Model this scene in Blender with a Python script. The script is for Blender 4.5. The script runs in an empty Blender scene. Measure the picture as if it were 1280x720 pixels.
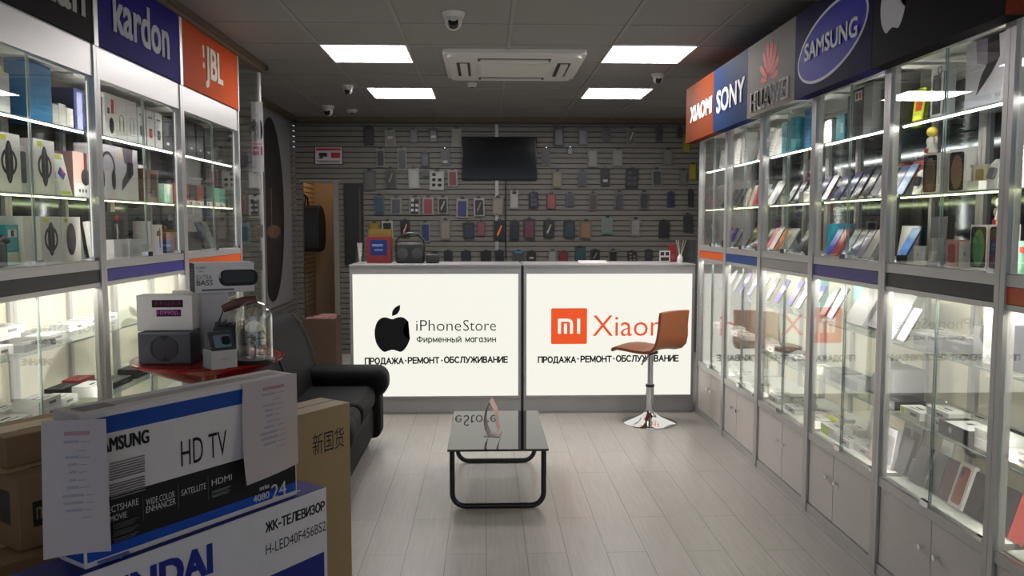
import bpy, bmesh, math, random
from mathutils import Vector, Matrix, Euler
random.seed(7)
R = math.radians
sc = bpy.context.scene
COL = sc.collection

# ------------------------------------------------------------------ camera, world, exposure
CAM_H, F = 1.55, 1020.0
cd = bpy.data.cameras.new('camera'); cam = bpy.data.objects.new('camera', cd); COL.objects.link(cam)
cam.location = (0, 0, CAM_H)
cam.rotation_euler = (R(90 - 4.43), 0, R(-1.85))
cd.sensor_width = 36; cd.lens = 36 * F / 1280; cd.clip_start = .02
sc.camera = cam
w = bpy.data.worlds.new('world'); sc.world = w; w.use_nodes = True
bg = w.node_tree.nodes['Background']; bg.inputs[0].default_value = (.75, .85, 1, 1); bg.inputs[1].default_value = .9
vs = sc.view_settings
vs.view_transform = 'Standard'; vs.look = 'None'; vs.gamma = 1; vs.use_curve_mapping = False; vs.exposure = 0.0
sc.cycles.transparent_max_bounces = 40
sc.cycles.max_bounces = 12; sc.cycles.diffuse_bounces = 5; sc.cycles.glossy_bounces = 6
sc.cycles.caustics_reflective = False; sc.cycles.caustics_refractive = False
sc.cycles.sample_clamp_indirect = 4
PANEL_E, BOX_E, LED_E = 26.0, .93, 22.0        # ceiling panels, counter light boxes, shelf strips

# ------------------------------------------------------------------ pixel -> point on a known plane
_q = cam.rotation_euler.to_matrix()
def ray(px, py): return _q @ Vector(((px - 640) / F, (360 - py) / F, -1))
def atY(px, py, Y): d = ray(px, py); return Vector((0, 0, CAM_H)) + d * (Y / d.y)
def atX(px, py, X): d = ray(px, py); return Vector((0, 0, CAM_H)) + d * (X / d.x)
def atZ(px, py, Z): d = ray(px, py); return Vector((0, 0, CAM_H)) + d * ((Z - CAM_H) / d.z)

# ------------------------------------------------------------------ materials
def lin(c):
    c = c / 255.0
    return c / 12.92 if c <= .04045 else ((c + .055) / 1.055) ** 2.4
def rgb(t): return (lin(t[0]), lin(t[1]), lin(t[2]), 1)
MATS = {}
def mat(col, rough=.5, metal=0, noise=.04, scale=40, emit=0, spec=.5, bump=0):
    key = (tuple(col), rough, metal, noise, scale, emit, spec, bump)
    if key in MATS: return MATS[key]
    m = bpy.data.materials.new('mat_%d' % len(MATS)); m.use_nodes = True
    nt = m.node_tree; b = nt.nodes['Principled BSDF']
    c = rgb(col)
    b.inputs['Base Color'].default_value = c
    b.inputs['Roughness'].default_value = rough; b.inputs['Metallic'].default_value = metal
    b.inputs['Specular IOR Level'].default_value = spec
    if emit:
        b.inputs['Emission Color'].default_value = c; b.inputs['Emission Strength'].default_value = emit
        b.inputs['Base Color'].default_value = (.03, .03, .03, 1); b.inputs['Specular IOR Level'].default_value = .1
    elif noise or bump:
        tc = nt.nodes.new('ShaderNodeTexCoord'); nz = nt.nodes.new('ShaderNodeTexNoise')
        nz.inputs['Scale'].default_value = scale; nz.inputs['Detail'].default_value = 3
        nt.links.new(tc.outputs['Object'], nz.inputs['Vector'])
        if noise:
            mx = nt.nodes.new('ShaderNodeMix'); mx.data_type = 'RGBA'
            mx.inputs[6].default_value = [v * (1 - noise * 2) for v in c[:3]] + [1]
            mx.inputs[7].default_value = [min(1, v * (1 + noise * 2)) for v in c[:3]] + [1]
            nt.links.new(nz.outputs[0], mx.inputs[0]); nt.links.new(mx.outputs[2], b.inputs['Base Color'])
        if bump:
            bp = nt.nodes.new('ShaderNodeBump'); bp.inputs['Strength'].default_value = bump; bp.inputs['Distance'].default_value = .004
            nt.links.new(nz.outputs[0], bp.inputs['Height']); nt.links.new(bp.outputs[0], b.inputs['Normal'])
    MATS[key] = m
    return m
def glass_mat(name, tint, gain=1.0, ior=1.5):
    m = bpy.data.materials.new(name); m.use_nodes = True; nt = m.node_tree
    nt.nodes.remove(nt.nodes['Principled BSDF']); out = nt.nodes['Material Output']
    geo = nt.nodes.new('ShaderNodeNewGeometry'); mm = nt.nodes.new('ShaderNodeMix'); mm.data_type = 'FLOAT'
    mm.inputs[2].default_value = ior; mm.inputs[3].default_value = 1 / ior
    nt.links.new(geo.outputs['Backfacing'], mm.inputs[0])
    fr = nt.nodes.new('ShaderNodeFresnel'); nt.links.new(mm.outputs[0], fr.inputs['IOR'])
    ml = nt.nodes.new('ShaderNodeMath'); ml.operation = 'MULTIPLY'; ml.inputs[1].default_value = gain; ml.use_clamp = True
    nt.links.new(fr.outputs[0], ml.inputs[0])
    tr = nt.nodes.new('ShaderNodeBsdfTransparent'); tr.inputs[0].default_value = tint
    gl = nt.nodes.new('ShaderNodeBsdfGlossy'); gl.inputs['Roughness'].default_value = 0; gl.inputs[0].default_value = (1, 1, 1, 1)
    mx = nt.nodes.new('ShaderNodeMixShader')
    nt.links.new(ml.outputs[0], mx.inputs[0]); nt.links.new(tr.outputs[0], mx.inputs[1]); nt.links.new(gl.outputs[0], mx.inputs[2])
    nt.links.new(mx.outputs[0], out.inputs['Surface'])
    return m
GLASS = glass_mat('glass_pane', (.98, .988, .984, 1), 1.5)
SHELFG = glass_mat('glass_shelf', (.93, .97, .95, 1), .7)
EDGE = mat((186, 204, 197), .25, noise=0)
def floor_mat():
    m = bpy.data.materials.new('laminate'); m.use_nodes = True; nt = m.node_tree; b = nt.nodes['Principled BSDF']
    tc = nt.nodes.new('ShaderNodeTexCoord'); mp = nt.nodes.new('ShaderNodeMapping'); mp.inputs['Rotation'].default_value = (0, 0, R(90))
    nt.links.new(tc.outputs['Object'], mp.inputs[0])
    br = nt.nodes.new('ShaderNodeTexBrick'); br.inputs['Scale'].default_value = 1; br.offset = .37
    br.inputs['Brick Width'].default_value = 1.25; br.inputs['Row Height'].default_value = .19; br.inputs['Mortar Size'].default_value = .0018
    br.inputs['Color1'].default_value = rgb((188, 182, 175)); br.inputs['Color2'].default_value = rgb((180, 174, 167)); br.inputs['Mortar'].default_value = rgb((122, 117, 111))
    nt.links.new(mp.outputs[0], br.inputs[0])
    mp2 = nt.nodes.new('ShaderNodeMapping'); mp2.inputs['Scale'].default_value = (1, .05, 1); nt.links.new(tc.outputs['Object'], mp2.inputs[0])
    nz = nt.nodes.new('ShaderNodeTexNoise'); nz.inputs['Scale'].default_value = 70; nz.inputs['Detail'].default_value = 5
    nt.links.new(mp2.outputs[0], nz.inputs[0])
    mx = nt.nodes.new('ShaderNodeMix'); mx.data_type = 'RGBA'; mx.blend_type = 'MULTIPLY'; mx.inputs[0].default_value = .35
    nt.links.new(br.outputs[0], mx.inputs[6]); nt.links.new(nz.outputs[0], mx.inputs[7])
    nt.links.new(mx.outputs[2], b.inputs['Base Color'])
    b.inputs['Roughness'].default_value = .3
    return m
ALU = mat((196, 194, 192), .38, .55, .02)
ALUD = mat((150, 148, 146), .4, .6, .02)
WHITE = mat((232, 230, 226), .5, 0, .02)
CARD = mat((225, 222, 218), .55, 0, .03)
BLACK = mat((22, 22, 24), .4, 0, .02)
CHROME = mat((225, 225, 228), .06, 1, 0)
LEDM = mat((255, 252, 246), .5, emit=LED_E)
LEDY = mat((250, 255, 190), .5, emit=LED_E * .3)
LEDV = mat((255, 252, 246), .5, emit=1.25)
LED_FILL = mat((255, 250, 238), .5, emit=LED_E * 3.0)  # added fill light, for strips kept out of view
MIRROR = mat((100, 106, 108), .10, 1, 0)
PLINTH = mat((214, 208, 203), .45, 0, .05, 90)
def lightbox_mat():
    return mat((254, 252, 240), .5, emit=BOX_E)

# ------------------------------------------------------------------ mesh builder
class MB:
    def __init__(s): s.v = []; s.f = []; s.mi = []; s.mats = []; s.M = Matrix.Identity(4); s.sm = []
    def idx(s, m):
        if m not in s.mats: s.mats.append(m)
        return s.mats.index(m)
    def add(s, vs, fs, m, smooth=False):
        o = len(s.v); s.v += [tuple(s.M @ Vector(p)) for p in vs]; k = s.idx(m)
        for f in fs: s.f.append([i + o for i in f]); s.mi.append(k); s.sm.append(smooth)
        return s
    def box(s, x0, x1, y0, y1, z0, z1, m):
        vs = [(x, y, z) for x in (x0, x1) for y in (y0, y1) for z in (z0, z1)]
        return s.add(vs, [(0, 1, 3, 2), (4, 6, 7, 5), (0, 4, 5, 1), (2, 3, 7, 6), (0, 2, 6, 4), (1, 5, 7, 3)], m)
    def rbox(s, x0, x1, y0, y1, z0, z1, r, m, seg=3):
        bm = bmesh.new(); bmesh.ops.create_cube(bm, size=1)
        for v in bm.verts: v.co = Vector(((x0 + x1) / 2 + v.co.x * (x1 - x0), (y0 + y1) / 2 + v.co.y * (y1 - y0), (z0 + z1) / 2 + v.co.z * (z1 - z0)))
        bmesh.ops.bevel(bm, geom=bm.edges[:], offset=r, segments=seg, profile=.5, affect='EDGES')
        bm.verts.index_update()
        big = sorted((f.calc_area() for f in bm.faces), reverse=True)[5] * .999; o = len(s.sm)
        s.add([v.co.copy() for v in bm.verts], [[v.index for v in f.verts] for f in bm.faces], m, True)
        if r < .03:
            for i, f in enumerate(bm.faces):
                if f.calc_area() >= big: s.sm[o + i] = False
        bm.free(); return s
    def prism(s, pts, d0, d1, m, axis='y', smooth=False):
        # polygon pts (a,b) swept from d0 to d1 along axis; a,b are the other two axes in x,y,z order
        n = len(pts)
        def P(a, b, d): return (d, a, b) if axis == 'x' else (a, d, b) if axis == 'y' else (a, b, d)
        vs = [P(a, b, d0) for a, b in pts] + [P(a, b, d1) for a, b in pts]
        ar = sum(pts[i][0] * pts[(i + 1) % n][1] - pts[(i + 1) % n][0] * pts[i][1] for i in range(n))
        fl = (ar > 0) == (axis != 'y')
        if d1 < d0: fl = not fl
        bot = list(range(n)); top = [n + i for i in range(n)]
        fs = []
        if fl: fs = [bot[::-1], top] + [(i, (i + 1) % n, n + (i + 1) % n, n + i) for i in range(n)]
        else: fs = [bot, top[::-1]] + [(i, n + i, n + (i + 1) % n, (i + 1) % n) for i in range(n)]
        s.add(vs, fs[:2], m); o = len(s.v) - len(vs)
        k = s.idx(m)
        for f in fs[2:]: s.f.append([i + o for i in f]); s.mi.append(k); s.sm.append(smooth)
        return s
    def lathe(s, prof, m, n=32, c=(0, 0), smooth=True):
        vs = []; fs = []
        for (r, z) in prof:
            for i in range(n):
                a = 2 * math.pi * i / n; vs.append((c[0] + r * math.cos(a), c[1] + r * math.sin(a), z))
        for j in range(len(prof) - 1):
            for i in range(n):
                k = (i + 1) % n; fs.append((j * n + i, j * n + k, (j + 1) * n + k, (j + 1) * n + i))
        fs.append([i for i in range(n)][::-1]); fs.append([(len(prof) - 1) * n + i for i in range(n)])
        return s.add(vs, fs, m, smooth)
    def tube(s, pts, r, m, n=10, closed=False):
        pts = [Vector(p) for p in pts]; N = len(pts); vs = []; fs = []
        rr = r if isinstance(r, (list, tuple)) else [r] * N
        up = None
        for i, p in enumerate(pts):
            a = pts[(i - 1) % N] if (closed or i > 0) else p; b = pts[(i + 1) % N] if (closed or i < N - 1) else p
            t = (b - a).normalized()
            if up is None: up = t.orthogonal().normalized()
            up = (up - t * up.dot(t))
            up = up.normalized() if up.length > 1e-6 else t.orthogonal().normalized()
            q = t.cross(up)
            for k in range(n):
                an = 2 * math.pi * k / n; vs.append(p + (up * math.cos(an) + q * math.sin(an)) * rr[i])
        for i in range(N if closed else N - 1):
            j = (i + 1) % N
            for k in range(n):
                l = (k + 1) % n; fs.append((i * n + k, i * n + l, j * n + l, j * n + k))
        if not closed:
            fs.append(list(range(n))[::-1]); fs.append([(N - 1) * n + k for k in range(n)])
        return s.add(vs, fs, m, True)
    def ball(s, c, rx, ry, rz, m, n=16):
        vs = []; fs = []; k = n // 2
        for j in range(k + 1):
            th = math.pi * j / k
            for i in range(n):
                a = 2 * math.pi * i / n
                vs.append((c[0] + rx * math.sin(th) * math.cos(a), c[1] + ry * math.sin(th) * math.sin(a), c[2] + rz * math.cos(th)))
        for j in range(k):
            for i in range(n):
                l = (i + 1) % n; fs.append((j * n + i, (j + 1) * n + i, (j + 1) * n + l, j * n + l))
        return s.add(vs, fs, m, True)
    def build(s, name, parent=None, loc=(0, 0, 0), rot=(0, 0, 0), bevel=0, subd=0):
        me = bpy.data.meshes.new(name); me.from_pydata(s.v, [], s.f)
        for m in s.mats: me.materials.append(m)
        me.polygons.foreach_set('material_index', s.mi); me.polygons.foreach_set('use_smooth', s.sm)
        if any(s.sm): me.set_sharp_from_angle(angle=R(40))
        me.update()
        o = bpy.data.objects.new(name, me); COL.objects.link(o)
        o.location = loc; o.rotation_euler = rot
        if parent is not None: o.parent = parent
        if bevel:
            b = o.modifiers.new('bevel', 'BEVEL'); b.width = bevel; b.segments = 2; b.limit_method = 'ANGLE'
        if subd: o.modifiers.new('sub', 'SUBSURF').levels = subd; o.modifiers[-1].render_levels = subd
        return o
LABELS = {}
def tag(o, label, cat, group=None):
    k = label
    if k in LABELS: print('DUP LABEL', label)
    if not 4 <= len(label.replace(',', ' ').split()) <= 16: print('LABEL LEN', len(label.split()), label)
    LABELS[k] = 1
    o['label'] = label; o['category'] = cat
    if group: o['group'] = group
    return o
def thing(name, label, cat, loc=(0, 0, 0), rz=0, group=None, rx=0):
    o = bpy.data.objects.new(name, None); COL.objects.link(o); o.empty_display_size = .1
    o.location = loc; o.rotation_euler = (rx, 0, rz)
    return tag(o, label, cat, group)
def struct(name, mb, **k):
    o = mb.build(name, **k); o['kind'] = 'structure'; return o

# ------------------------------------------------------------------ shapes for marks and lettering
_tx = {}
def text_geo(s, bold=0.0):
    if (s, bold) in _tx: return _tx[(s, bold)]
    cu = bpy.data.curves.new('t', 'FONT'); cu.body = s; cu.size = 1; cu.offset = bold; cu.resolution_u = 3; cu.fill_mode = 'FRONT'
    o = bpy.data.objects.new('t', cu); COL.objects.link(o)
    dg = bpy.context.evaluated_depsgraph_get()
    me = bpy.data.meshes.new_from_object(o.evaluated_get(dg))
    vs = [(v.co.x, v.co.y) for v in me.vertices]; fs = [list(p.vertices) for p in me.polygons]
    bpy.data.objects.remove(o); bpy.data.curves.remove(cu); bpy.data.meshes.remove(me)
    x0 = min(v[0] for v in vs); x1 = max(v[0] for v in vs); y0 = min(v[1] for v in vs); y1 = max(v[1] for v in vs)
    vs = [((x - x0) / (x1 - x0) - .5, (y - y0) / (y1 - y0) - .5) for x, y in vs]
    _tx[(s, bold)] = (vs, fs); return vs, fs
def catmull(p, n=6):
    out = []; N = len(p)
    for i in range(N):
        a, b, c, d = p[i - 1], p[i], p[(i + 1) % N], p[(i + 2) % N]
        for k in range(n):
            t = k / n
            out.append(tuple(.5 * (2 * b[j] + (c[j] - a[j]) * t + (2 * a[j] - 5 * b[j] + 4 * c[j] - d[j]) * t * t + (3 * b[j] - a[j] - 3 * c[j] + d[j]) * t ** 3) for j in (0, 1)))
    return out
def ell(cx, cz, a, b, rot=0, n=28):
    return [(cx + a * math.cos(t) * math.cos(rot) - b * math.sin(t) * math.sin(rot), cz + a * math.cos(t) * math.sin(rot) + b * math.sin(t) * math.cos(rot)) for t in [2 * math.pi * i / n for i in range(n)]]
def rrect(cx, cz, w, h, r, n=5):
    o = []
    for sx, sz, a0 in ((1, 1, 0), (-1, 1, 90), (-1, -1, 180), (1, -1, 270)):
        for i in range(n + 1):
            a = R(a0 + 90 * i / n); o.append((cx + sx * (w / 2 - r) + r * math.cos(a), cz + sz * (h / 2 - r) + r * math.sin(a)))
    return o
APPLE = catmull([(0, .345), (.12, .385), (.24, .40), (.34, .36), (.415, .285), (.415, .285), (.33, .20), (.285, .07), (.31, -.07), (.39, -.16), (.455, -.195), (.455, -.195), (.40, -.33), (.31, -.46), (.22, -.52), (.12, -.495), (0, -.465), (-.12, -.495), (-.22, -.52), (-.33, -.43), (-.42, -.28), (-.46, -.08), (-.45, .1), (-.39, .27), (-.28, .375), (-.15, .39)], 4)
LEAF = catmull([(0, .43), (0, .43), (.01, .55), (.09, .66), (.21, .72), (.21, .72), (.205, .60), (.13, .48)], 4)
def arc(cx, cy, rx, ry, a0, a1, n=9): return [(cx + rx * math.cos(R(a0 + (a1 - a0) * i / n)), cy + ry * math.sin(R(a0 + (a1 - a0) * i / n))) for i in range(n + 1)]
_O = [arc(.4, .5, .4, .5, 0, 360, 20)]
GLY = {'П': (.72, [[(0, 0), (0, 1), (.72, 1), (.72, 0)]]), 'Р': (.62, [[(0, 0), (0, 1)] + arc(.32, .72, .3, .28, 90, -90) + [(0, .44)]]), 'О': (.8, _O),
       'Д': (.84, [[(.1, 0), (.2, .4), (.22, 1), (.7, 1), (.7, 0)], [(0, -.2), (0, 0), (.84, 0), (.84, -.2)]]), 'А': (.78, [[(0, 0), (.39, 1), (.78, 0)], [(.14, .34), (.64, .34)]]),
       'Ж': (1.02, [[(.51, 0), (.51, 1)], [(0, 1), (.32, .52), (0, 0)], [(1.02, 1), (.7, .52), (1.02, 0)], [(.32, .52), (.7, .52)]]), 'Е': (.6, [[(.6, 1), (0, 1), (0, 0), (.6, 0)], [(0, .52), (.55, .52)]]),
       'М': (.84, [[(0, 0), (0, 1), (.42, .12), (.84, 1), (.84, 0)]]), 'Н': (.7, [[(0, 0), (0, 1)], [(.7, 0), (.7, 1)], [(0, .52), (.7, .52)]]), 'Т': (.7, [[(0, 1), (.7, 1)], [(.35, 0), (.35, 1)]]),
       'Б': (.62, [[(.56, 1), (0, 1), (0, 0)] + arc(.32, .29, .3, .29, -90, 90) + [(0, .58)]]), 'С': (.74, [arc(.4, .5, .4, .5, 48, 312, 16)]), 'Л': (.72, [[(0, 0), (.1, .08), (.2, .5), (.21, 1), (.72, 1), (.72, 0)]]),
       'У': (.72, [[(0, 1), (.37, .34)], [(.72, 1), (.34, .12), (.22, 0), (.08, .02)]]), 'И': (.7, [[(0, 1), (0, 0), (.7, 1), (.7, 0)]]), 'В': (.62, [[(0, 0), (0, 1)] + arc(.3, .765, .25, .235, 90, -90) + [(0, .53)], [(0, .53)] + arc(.32, .265, .3, .265, 90, -90) + [(0, 0)]]),
       'З': (.58, [arc(.26, .76, .26, .24, 150, -90), arc(.27, .26, .3, .26, 90, -150)]), 'К': (.66, [[(0, 0), (0, 1)], [(0, .5), (.14, .52), (.62, 1)], [(.2, .56), (.66, 0)]]), '-': (.34, [[(0, .4), (.34, .4)]]),
       'Ф': (.9, [arc(.45, .52, .45, .33, 0, 360, 20), [(.45, 0), (.45, 1)]]), 'и': (.52, [[(0, .72), (0, 0), (.52, .72), (.52, 0)]]), 'р': (.52, [[(0, -.25), (0, .72)], arc(.26, .36, .26, .36, 180, -180, 16)]),
       'м': (.62, [[(0, 0), (0, .72), (.31, .08), (.62, .72), (.62, 0)]]), 'е': (.52, [[(0, .36), (.52, .36)] + arc(.26, .36, .26, .36, 0, 315, 14)]), 'н': (.5, [[(0, 0), (0, .72)], [(.5, 0), (.5, .72)], [(0, .38), (.5, .38)]]),
       'ы': (.7, [[(0, .72), (0, 0)] + arc(.24, .21, .2, .21, -90, 90) + [(0, .42)], [(.7, 0), (.7, .72)]]), 'й': (.52, [[(0, .72), (0, 0), (.52, .72), (.52, 0)], arc(.26, .98, .13, .1, 190, 350, 5)]),
       'а': (.5, [arc(.25, .36, .25, .36, 0, 360, 16), [(.5, 0), (.5, .72)]]), 'г': (.4, [[(0, 0), (0, .72), (.4, .72)]]), 'з': (.44, [arc(.2, .55, .2, .17, 150, -90), arc(.2, .19, .24, .19, 90, -150)]), ' ': (.3, [])}
def strokes(s, x, z, w, h, th):
    """bold block lettering of plain strokes, fitted to a box: list of convex polygons"""
    gap = .26; tot = sum(GLY[c][0] for c in s) + gap * (len(s) - 1); kx = (w - th) / tot; kz = (h - th) / 1.0; cur = 0; out = []
    for c in s:
        for pl in GLY[c][1]:
            q = [(x - w / 2 + th / 2 + (cur + a) * kx, z - h / 2 + th / 2 + b * kz) for a, b in pl]
            for i in range(len(q) - 1):
                (a, b), (c2, d) = q[i], q[i + 1]; L = math.hypot(c2 - a, d - b) or 1; ux, uz = (c2 - a) / L * th / 2, (d - b) / L * th / 2
                e = .8
                out.append([(a - ux * e + uz, b - uz * e - ux), (c2 + ux * e + uz, d + uz * e - ux), (c2 + ux * e - uz, d + uz * e + ux), (a - ux * e - uz, b - uz * e + ux)])
        cur += GLY[c][0] + gap
    return out
def draw(mb, face, items, dims):
    """raised print on a box of size w,d,h (x centred, y 0..d, z 0..h); face front|top|left|right|back; each item (kind, colour, args)"""
    w, d, h = dims
    old = mb.M.copy()
    T = {'front': Matrix.Identity(4),
         'top': Matrix.Translation((0, 0, h)) @ Matrix.Rotation(R(-90), 4, 'X'),
         'left': Matrix.Translation((-w / 2, d, 0)) @ Matrix.Rotation(R(-90), 4, 'Z'),
         'right': Matrix.Translation((w / 2, 0, 0)) @ Matrix.Rotation(R(90), 4, 'Z')}[face]
    mb.M = old @ T
    e = .0006
    for it in items:
        k, c = it[0], it[1]; m = c if hasattr(c, 'node_tree') else mat(c, .6, 0, 0, 40, 0, .2)
        e += .0002
        if k == 'rect': x, z, ww, hh = it[2:6]; mb.prism([(x - ww / 2, z - hh / 2), (x + ww / 2, z - hh / 2), (x + ww / 2, z + hh / 2), (x - ww / 2, z + hh / 2)], -e, 0, m)
        elif k == 'ell': mb.prism(ell(*it[2:]), -e, 0, m)
        elif k == 'rr': mb.prism(rrect(*it[2:]), -e, 0, m)
        elif k == 'strokes':
            for pl in strokes(*it[2:]): mb.prism(pl, -e, 0, m)
        elif k == 'poly': mb.prism(it[2], -e, 0, m)
        elif k == 'ring':
            x, z, r0, r1 = it[2:6]; a0, a1 = (it[6], it[7]) if len(it) > 6 else (0, 360); n = 20
            p = [(x + r1 * math.cos(R(a0 + (a1 - a0) * i / n)), z + r1 * math.sin(R(a0 + (a1 - a0) * i / n))) for i in range(n + 1)]
            q = [(x + r0 * math.cos(R(a0 + (a1 - a0) * i / n)), z + r0 * math.sin(R(a0 + (a1 - a0) * i / n))) for i in range(n + 1)]
            mb.prism(p + q[::-1], -e, 0, m)
        elif k == 'text':
            s, x, z, ww, hh = it[2:7]; b = it[7] if len(it) > 7 else 0; dep = it[8] if len(it) > 8 else e
            v, f = text_geo(s, min(b, 0)); n = len(v); ec = {}; sh = [(0, 0)] if b < .04 else [(i * b * hh * .55, j * b * hh * .4) for i in (-1, 0, 1) for j in (-1, 1)]
            for fc in f:
                for i in range(len(fc)): ed = (fc[i], fc[(i + 1) % len(fc)]); ec.setdefault(frozenset(ed), []).append(ed)
            walls = [(ed[1], ed[0], ed[0] + n, ed[1] + n) for l in ec.values() if len(l) == 1 for ed in l] if dep > .003 else []
            for q_, (ux, uz) in enumerate(sh): mb.add([(x + ux + a * ww, -dep - .00015 * q_, z + uz + bb * hh) for a, bb in v] + ([(x + ux + a * ww, 0, z + uz + bb * hh) for a, bb in v] if walls else []), list(f) + walls, m)
        elif k == 'apple':
            x, z, sc_ = it[2:5]
            mb.prism([(x + a * sc_, z + b * sc_) for a, b in APPLE], -e, 0, m); mb.prism([(x + a * sc_, z + b * sc_) for a, b in LEAF], -e, 0, m)
    mb.M = old

# ------------------------------------------------------------------ the room
CEIL = 2.81; YB = 9.78; XL = -2.25; XR = 2.56; Y0 = -1.6
XCR, XCL = 1.74, -1.78                         # glass fronts of the two cabinet runs
fm = floor_mat()
struct('floor', MB().box(XL - .1, XR + .1, Y0, 12.2, -.08, 0, fm))
CEILM = mat((134, 132, 128), .6, 0, .03, 60)
struct('ceiling', MB().box(XL - .1, XR + .1, Y0, 12.2, CEIL, CEIL + .1, CEILM))
gm = mat((140, 138, 134), .5, 0, 0)
tb = MB()
for x in (-1.76, -1.16, -.545, .165, .9, 1.5): tb.box(x - .012, x + .012, Y0, YB, CEIL - .006, CEIL, gm)
y = 5.85 - .6 * 12
while y < YB:
    tb.box(XL, XR, y - .008, y + .008, CEIL - .004, CEIL, gm); y += .6
struct('trim_1', tb)
WALLM = mat((172, 168, 162), .6, 0, .03, 8)
struct('wall_right', MB().box(XR, XR + .1, Y0, 12.2, 0, CEIL, WALLM))
SLAT = mat((100, 97, 90), .5, 0, .03, 12); GROOVE = mat((60, 58, 54), .6, 0, 0)
def slatwall(mb, a0, a1, z0, z1, depth0, depth1, axis, m=None, pitch=.0617):
    """slats in relief: depth0 the back plane, depth1 the face; axis y = wall facing along y, axis x = wall facing along x"""
    m = m or SLAT; g = (depth1 - depth0) * .55 + depth0
    def bx(z_0, z_1, d_0, d_1, mm):
        lo, hi = min(d_0, d_1), max(d_0, d_1)
        if axis == 'y': mb.box(a0, a1, lo, hi, z_0, z_1, mm)
        else: mb.box(lo, hi, a0, a1, z_0, z_1, mm)
    bx(z0, z1, depth0, g, GROOVE)
    z = math.floor(z0 / pitch) * pitch
    while z < z1:
        a, b = max(z, z0), min(z + pitch - .009, z1)
        if b > a: bx(a, b, g, depth1, m)
        z += pitch
# back wall with the doorway (x -2.17..-1.738, to z 2.05)
wb = MB()
slatwall(wb, XL, -2.17, 0, 2.05, YB + .1, YB, 'y'); slatwall(wb, XL, XR, 2.05, CEIL, YB + .1, YB, 'y'); slatwall(wb, -1.738, XR, 0, 2.05, YB + .1, YB, 'y')
struct('wall_back', wb)
wl = MB(); slatwall(wl, 6.62, YB, 0, CEIL, XL - .1, XL, 'x'); wl.box(XL - .1, XL, Y0, 6.62, 0, CEIL, WALLM)
struct('wall_left', wl)
cor = MB(); WARM = mat((190, 174, 154), .6, 0, .03, 10)
slatwall(cor, YB + .1, 11.2, 0, 2.4, -2.45, -2.32, 'x', WARM)
cor.box(-2.45, -1.0, 11.2, 11.3, 0, 2.4, WARM); cor.box(-1.55, -1.45, YB + .1, 11.2, 0, 2.4, WARM); cor.box(-2.45, -1.0, YB + .1, 11.3, 2.4, 2.45, WALLM)
struct('wall_corridor', cor)
JAMB = mat((120, 114, 104), .5, 0, .02)
struct('door_1', MB().box(-1.80, -1.738, YB - .015, YB + .12, 0, 2.05, JAMB).box(-2.19, -1.72, YB - .012, YB, 2.05, 2.08, JAMB))
struct('baseboard_left', MB().box(XL, XL + .015, 6.65, YB, 0, .09, mat((120, 116, 108), .5)))
BROWN = mat((96, 80, 62), .5, 0, .05, 30)
def cornice(mb, x0, x1, y0, y1): mb.box(x0, x1, y0, y1, CEIL - .045, CEIL, BROWN)
tr = MB(); tr.box(XCL - .02, XCL + .05, Y0, 6.68, CEIL - .035, CEIL, BROWN).box(XCL - .02, XCL + .03, Y0, 6.66, CEIL - .06, CEIL - .035, BROWN)
tr.box(XL, XCL + .05, 6.62, 6.68, CEIL - .035, CEIL, BROWN)
struct('trim_2', tr)
tr = MB(); tr.box(XL, XL + .05, 6.7, YB, CEIL - .05, CEIL, BROWN).box(XL, XR, YB - .05, YB, CEIL - .05, CEIL, BROWN).box(XL, XR, YB - .02, YB, CEIL - .075, CEIL - .05, GROOVE)
struct('trim_3', tr)
struct('trim_4', MB().box(.115, .155, YB - .012, YB, 0, CEIL - .075, ALUD))
# warm bulb inside the corridor
t = thing('corridor_bulb', 'warm bare bulb under the corridor ceiling behind the doorway', 'lamp', (-1.85, 10.5, 2.4))
MB().lathe([(.03, -.04), (.03, 0)], WHITE, 12).build('socket', t)
MB().ball((0, 0, -.08), .045, .045, .05, mat((255, 216, 170), .5, emit=40), 12).build('bulb', t)

# ------------------------------------------------------------------ ceiling lights, cassette, cameras
PANELM = mat((255, 250, 250), .5, emit=PANEL_E)
for x0, y0, lab in ((-1.155, 5.85, 'square white ceiling light panel at the near end of the row without the camera dome'),
                    (-1.09, 7.65, 'square white ceiling light panel over the doorway side of the counter'),
                    (.895, 5.81, 'square white ceiling light panel in front of the wide air conditioner on the stool side'),
                    (.95, 7.61, 'square white ceiling light panel behind the stool near the small white camera')):
    lab = {(-1.155, 5.85): 'larger looking square ceiling light panel on the sofa side of the air conditioner',
           (-1.09, 7.65): 'smaller looking square ceiling light panel on the doorway side beyond the air conditioner',
           (.895, 5.81): 'larger looking square ceiling light panel on the bar stool side of the air conditioner',
           (.95, 7.61): 'smaller looking square ceiling light panel beyond the air conditioner near the orange sign'}[(x0, y0)]
    t = thing('ceiling_light', lab, 'ceiling light', (x0 + .3, y0 + .3, CEIL), 0, 'square ceiling light panels')
    fr = MB(); fr.box(-.305, .305, -.305, -.293, -.01, 0, WHITE).box(-.305, .305, .293, .305, -.01, 0, WHITE).box(-.305, -.293, -.293, .293, -.01, 0, WHITE).box(.293, .305, -.293, .293, -.01, 0, WHITE)
    fr.build('frame', t); MB().box(-.293, .293, -.293, .293, -.008, -.002, PANELM).build('diffuser', t)
ACW = mat((205, 202, 196), .45, 0, .01); ACD = mat((50, 50, 50), .5)
t = thing('air_conditioner', 'wide white ceiling cassette air conditioner with a grille and four air slots', 'air conditioner', (.215, 6.5, CEIL))
b = MB(); b.prism(rrect(0, 0, 1.05, 1.05, .05), -.03, 0, ACW, 'z').prism(rrect(0, 0, .98, .98, .05), -.05, -.03, ACW, 'z'); b.build('housing', t)
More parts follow.
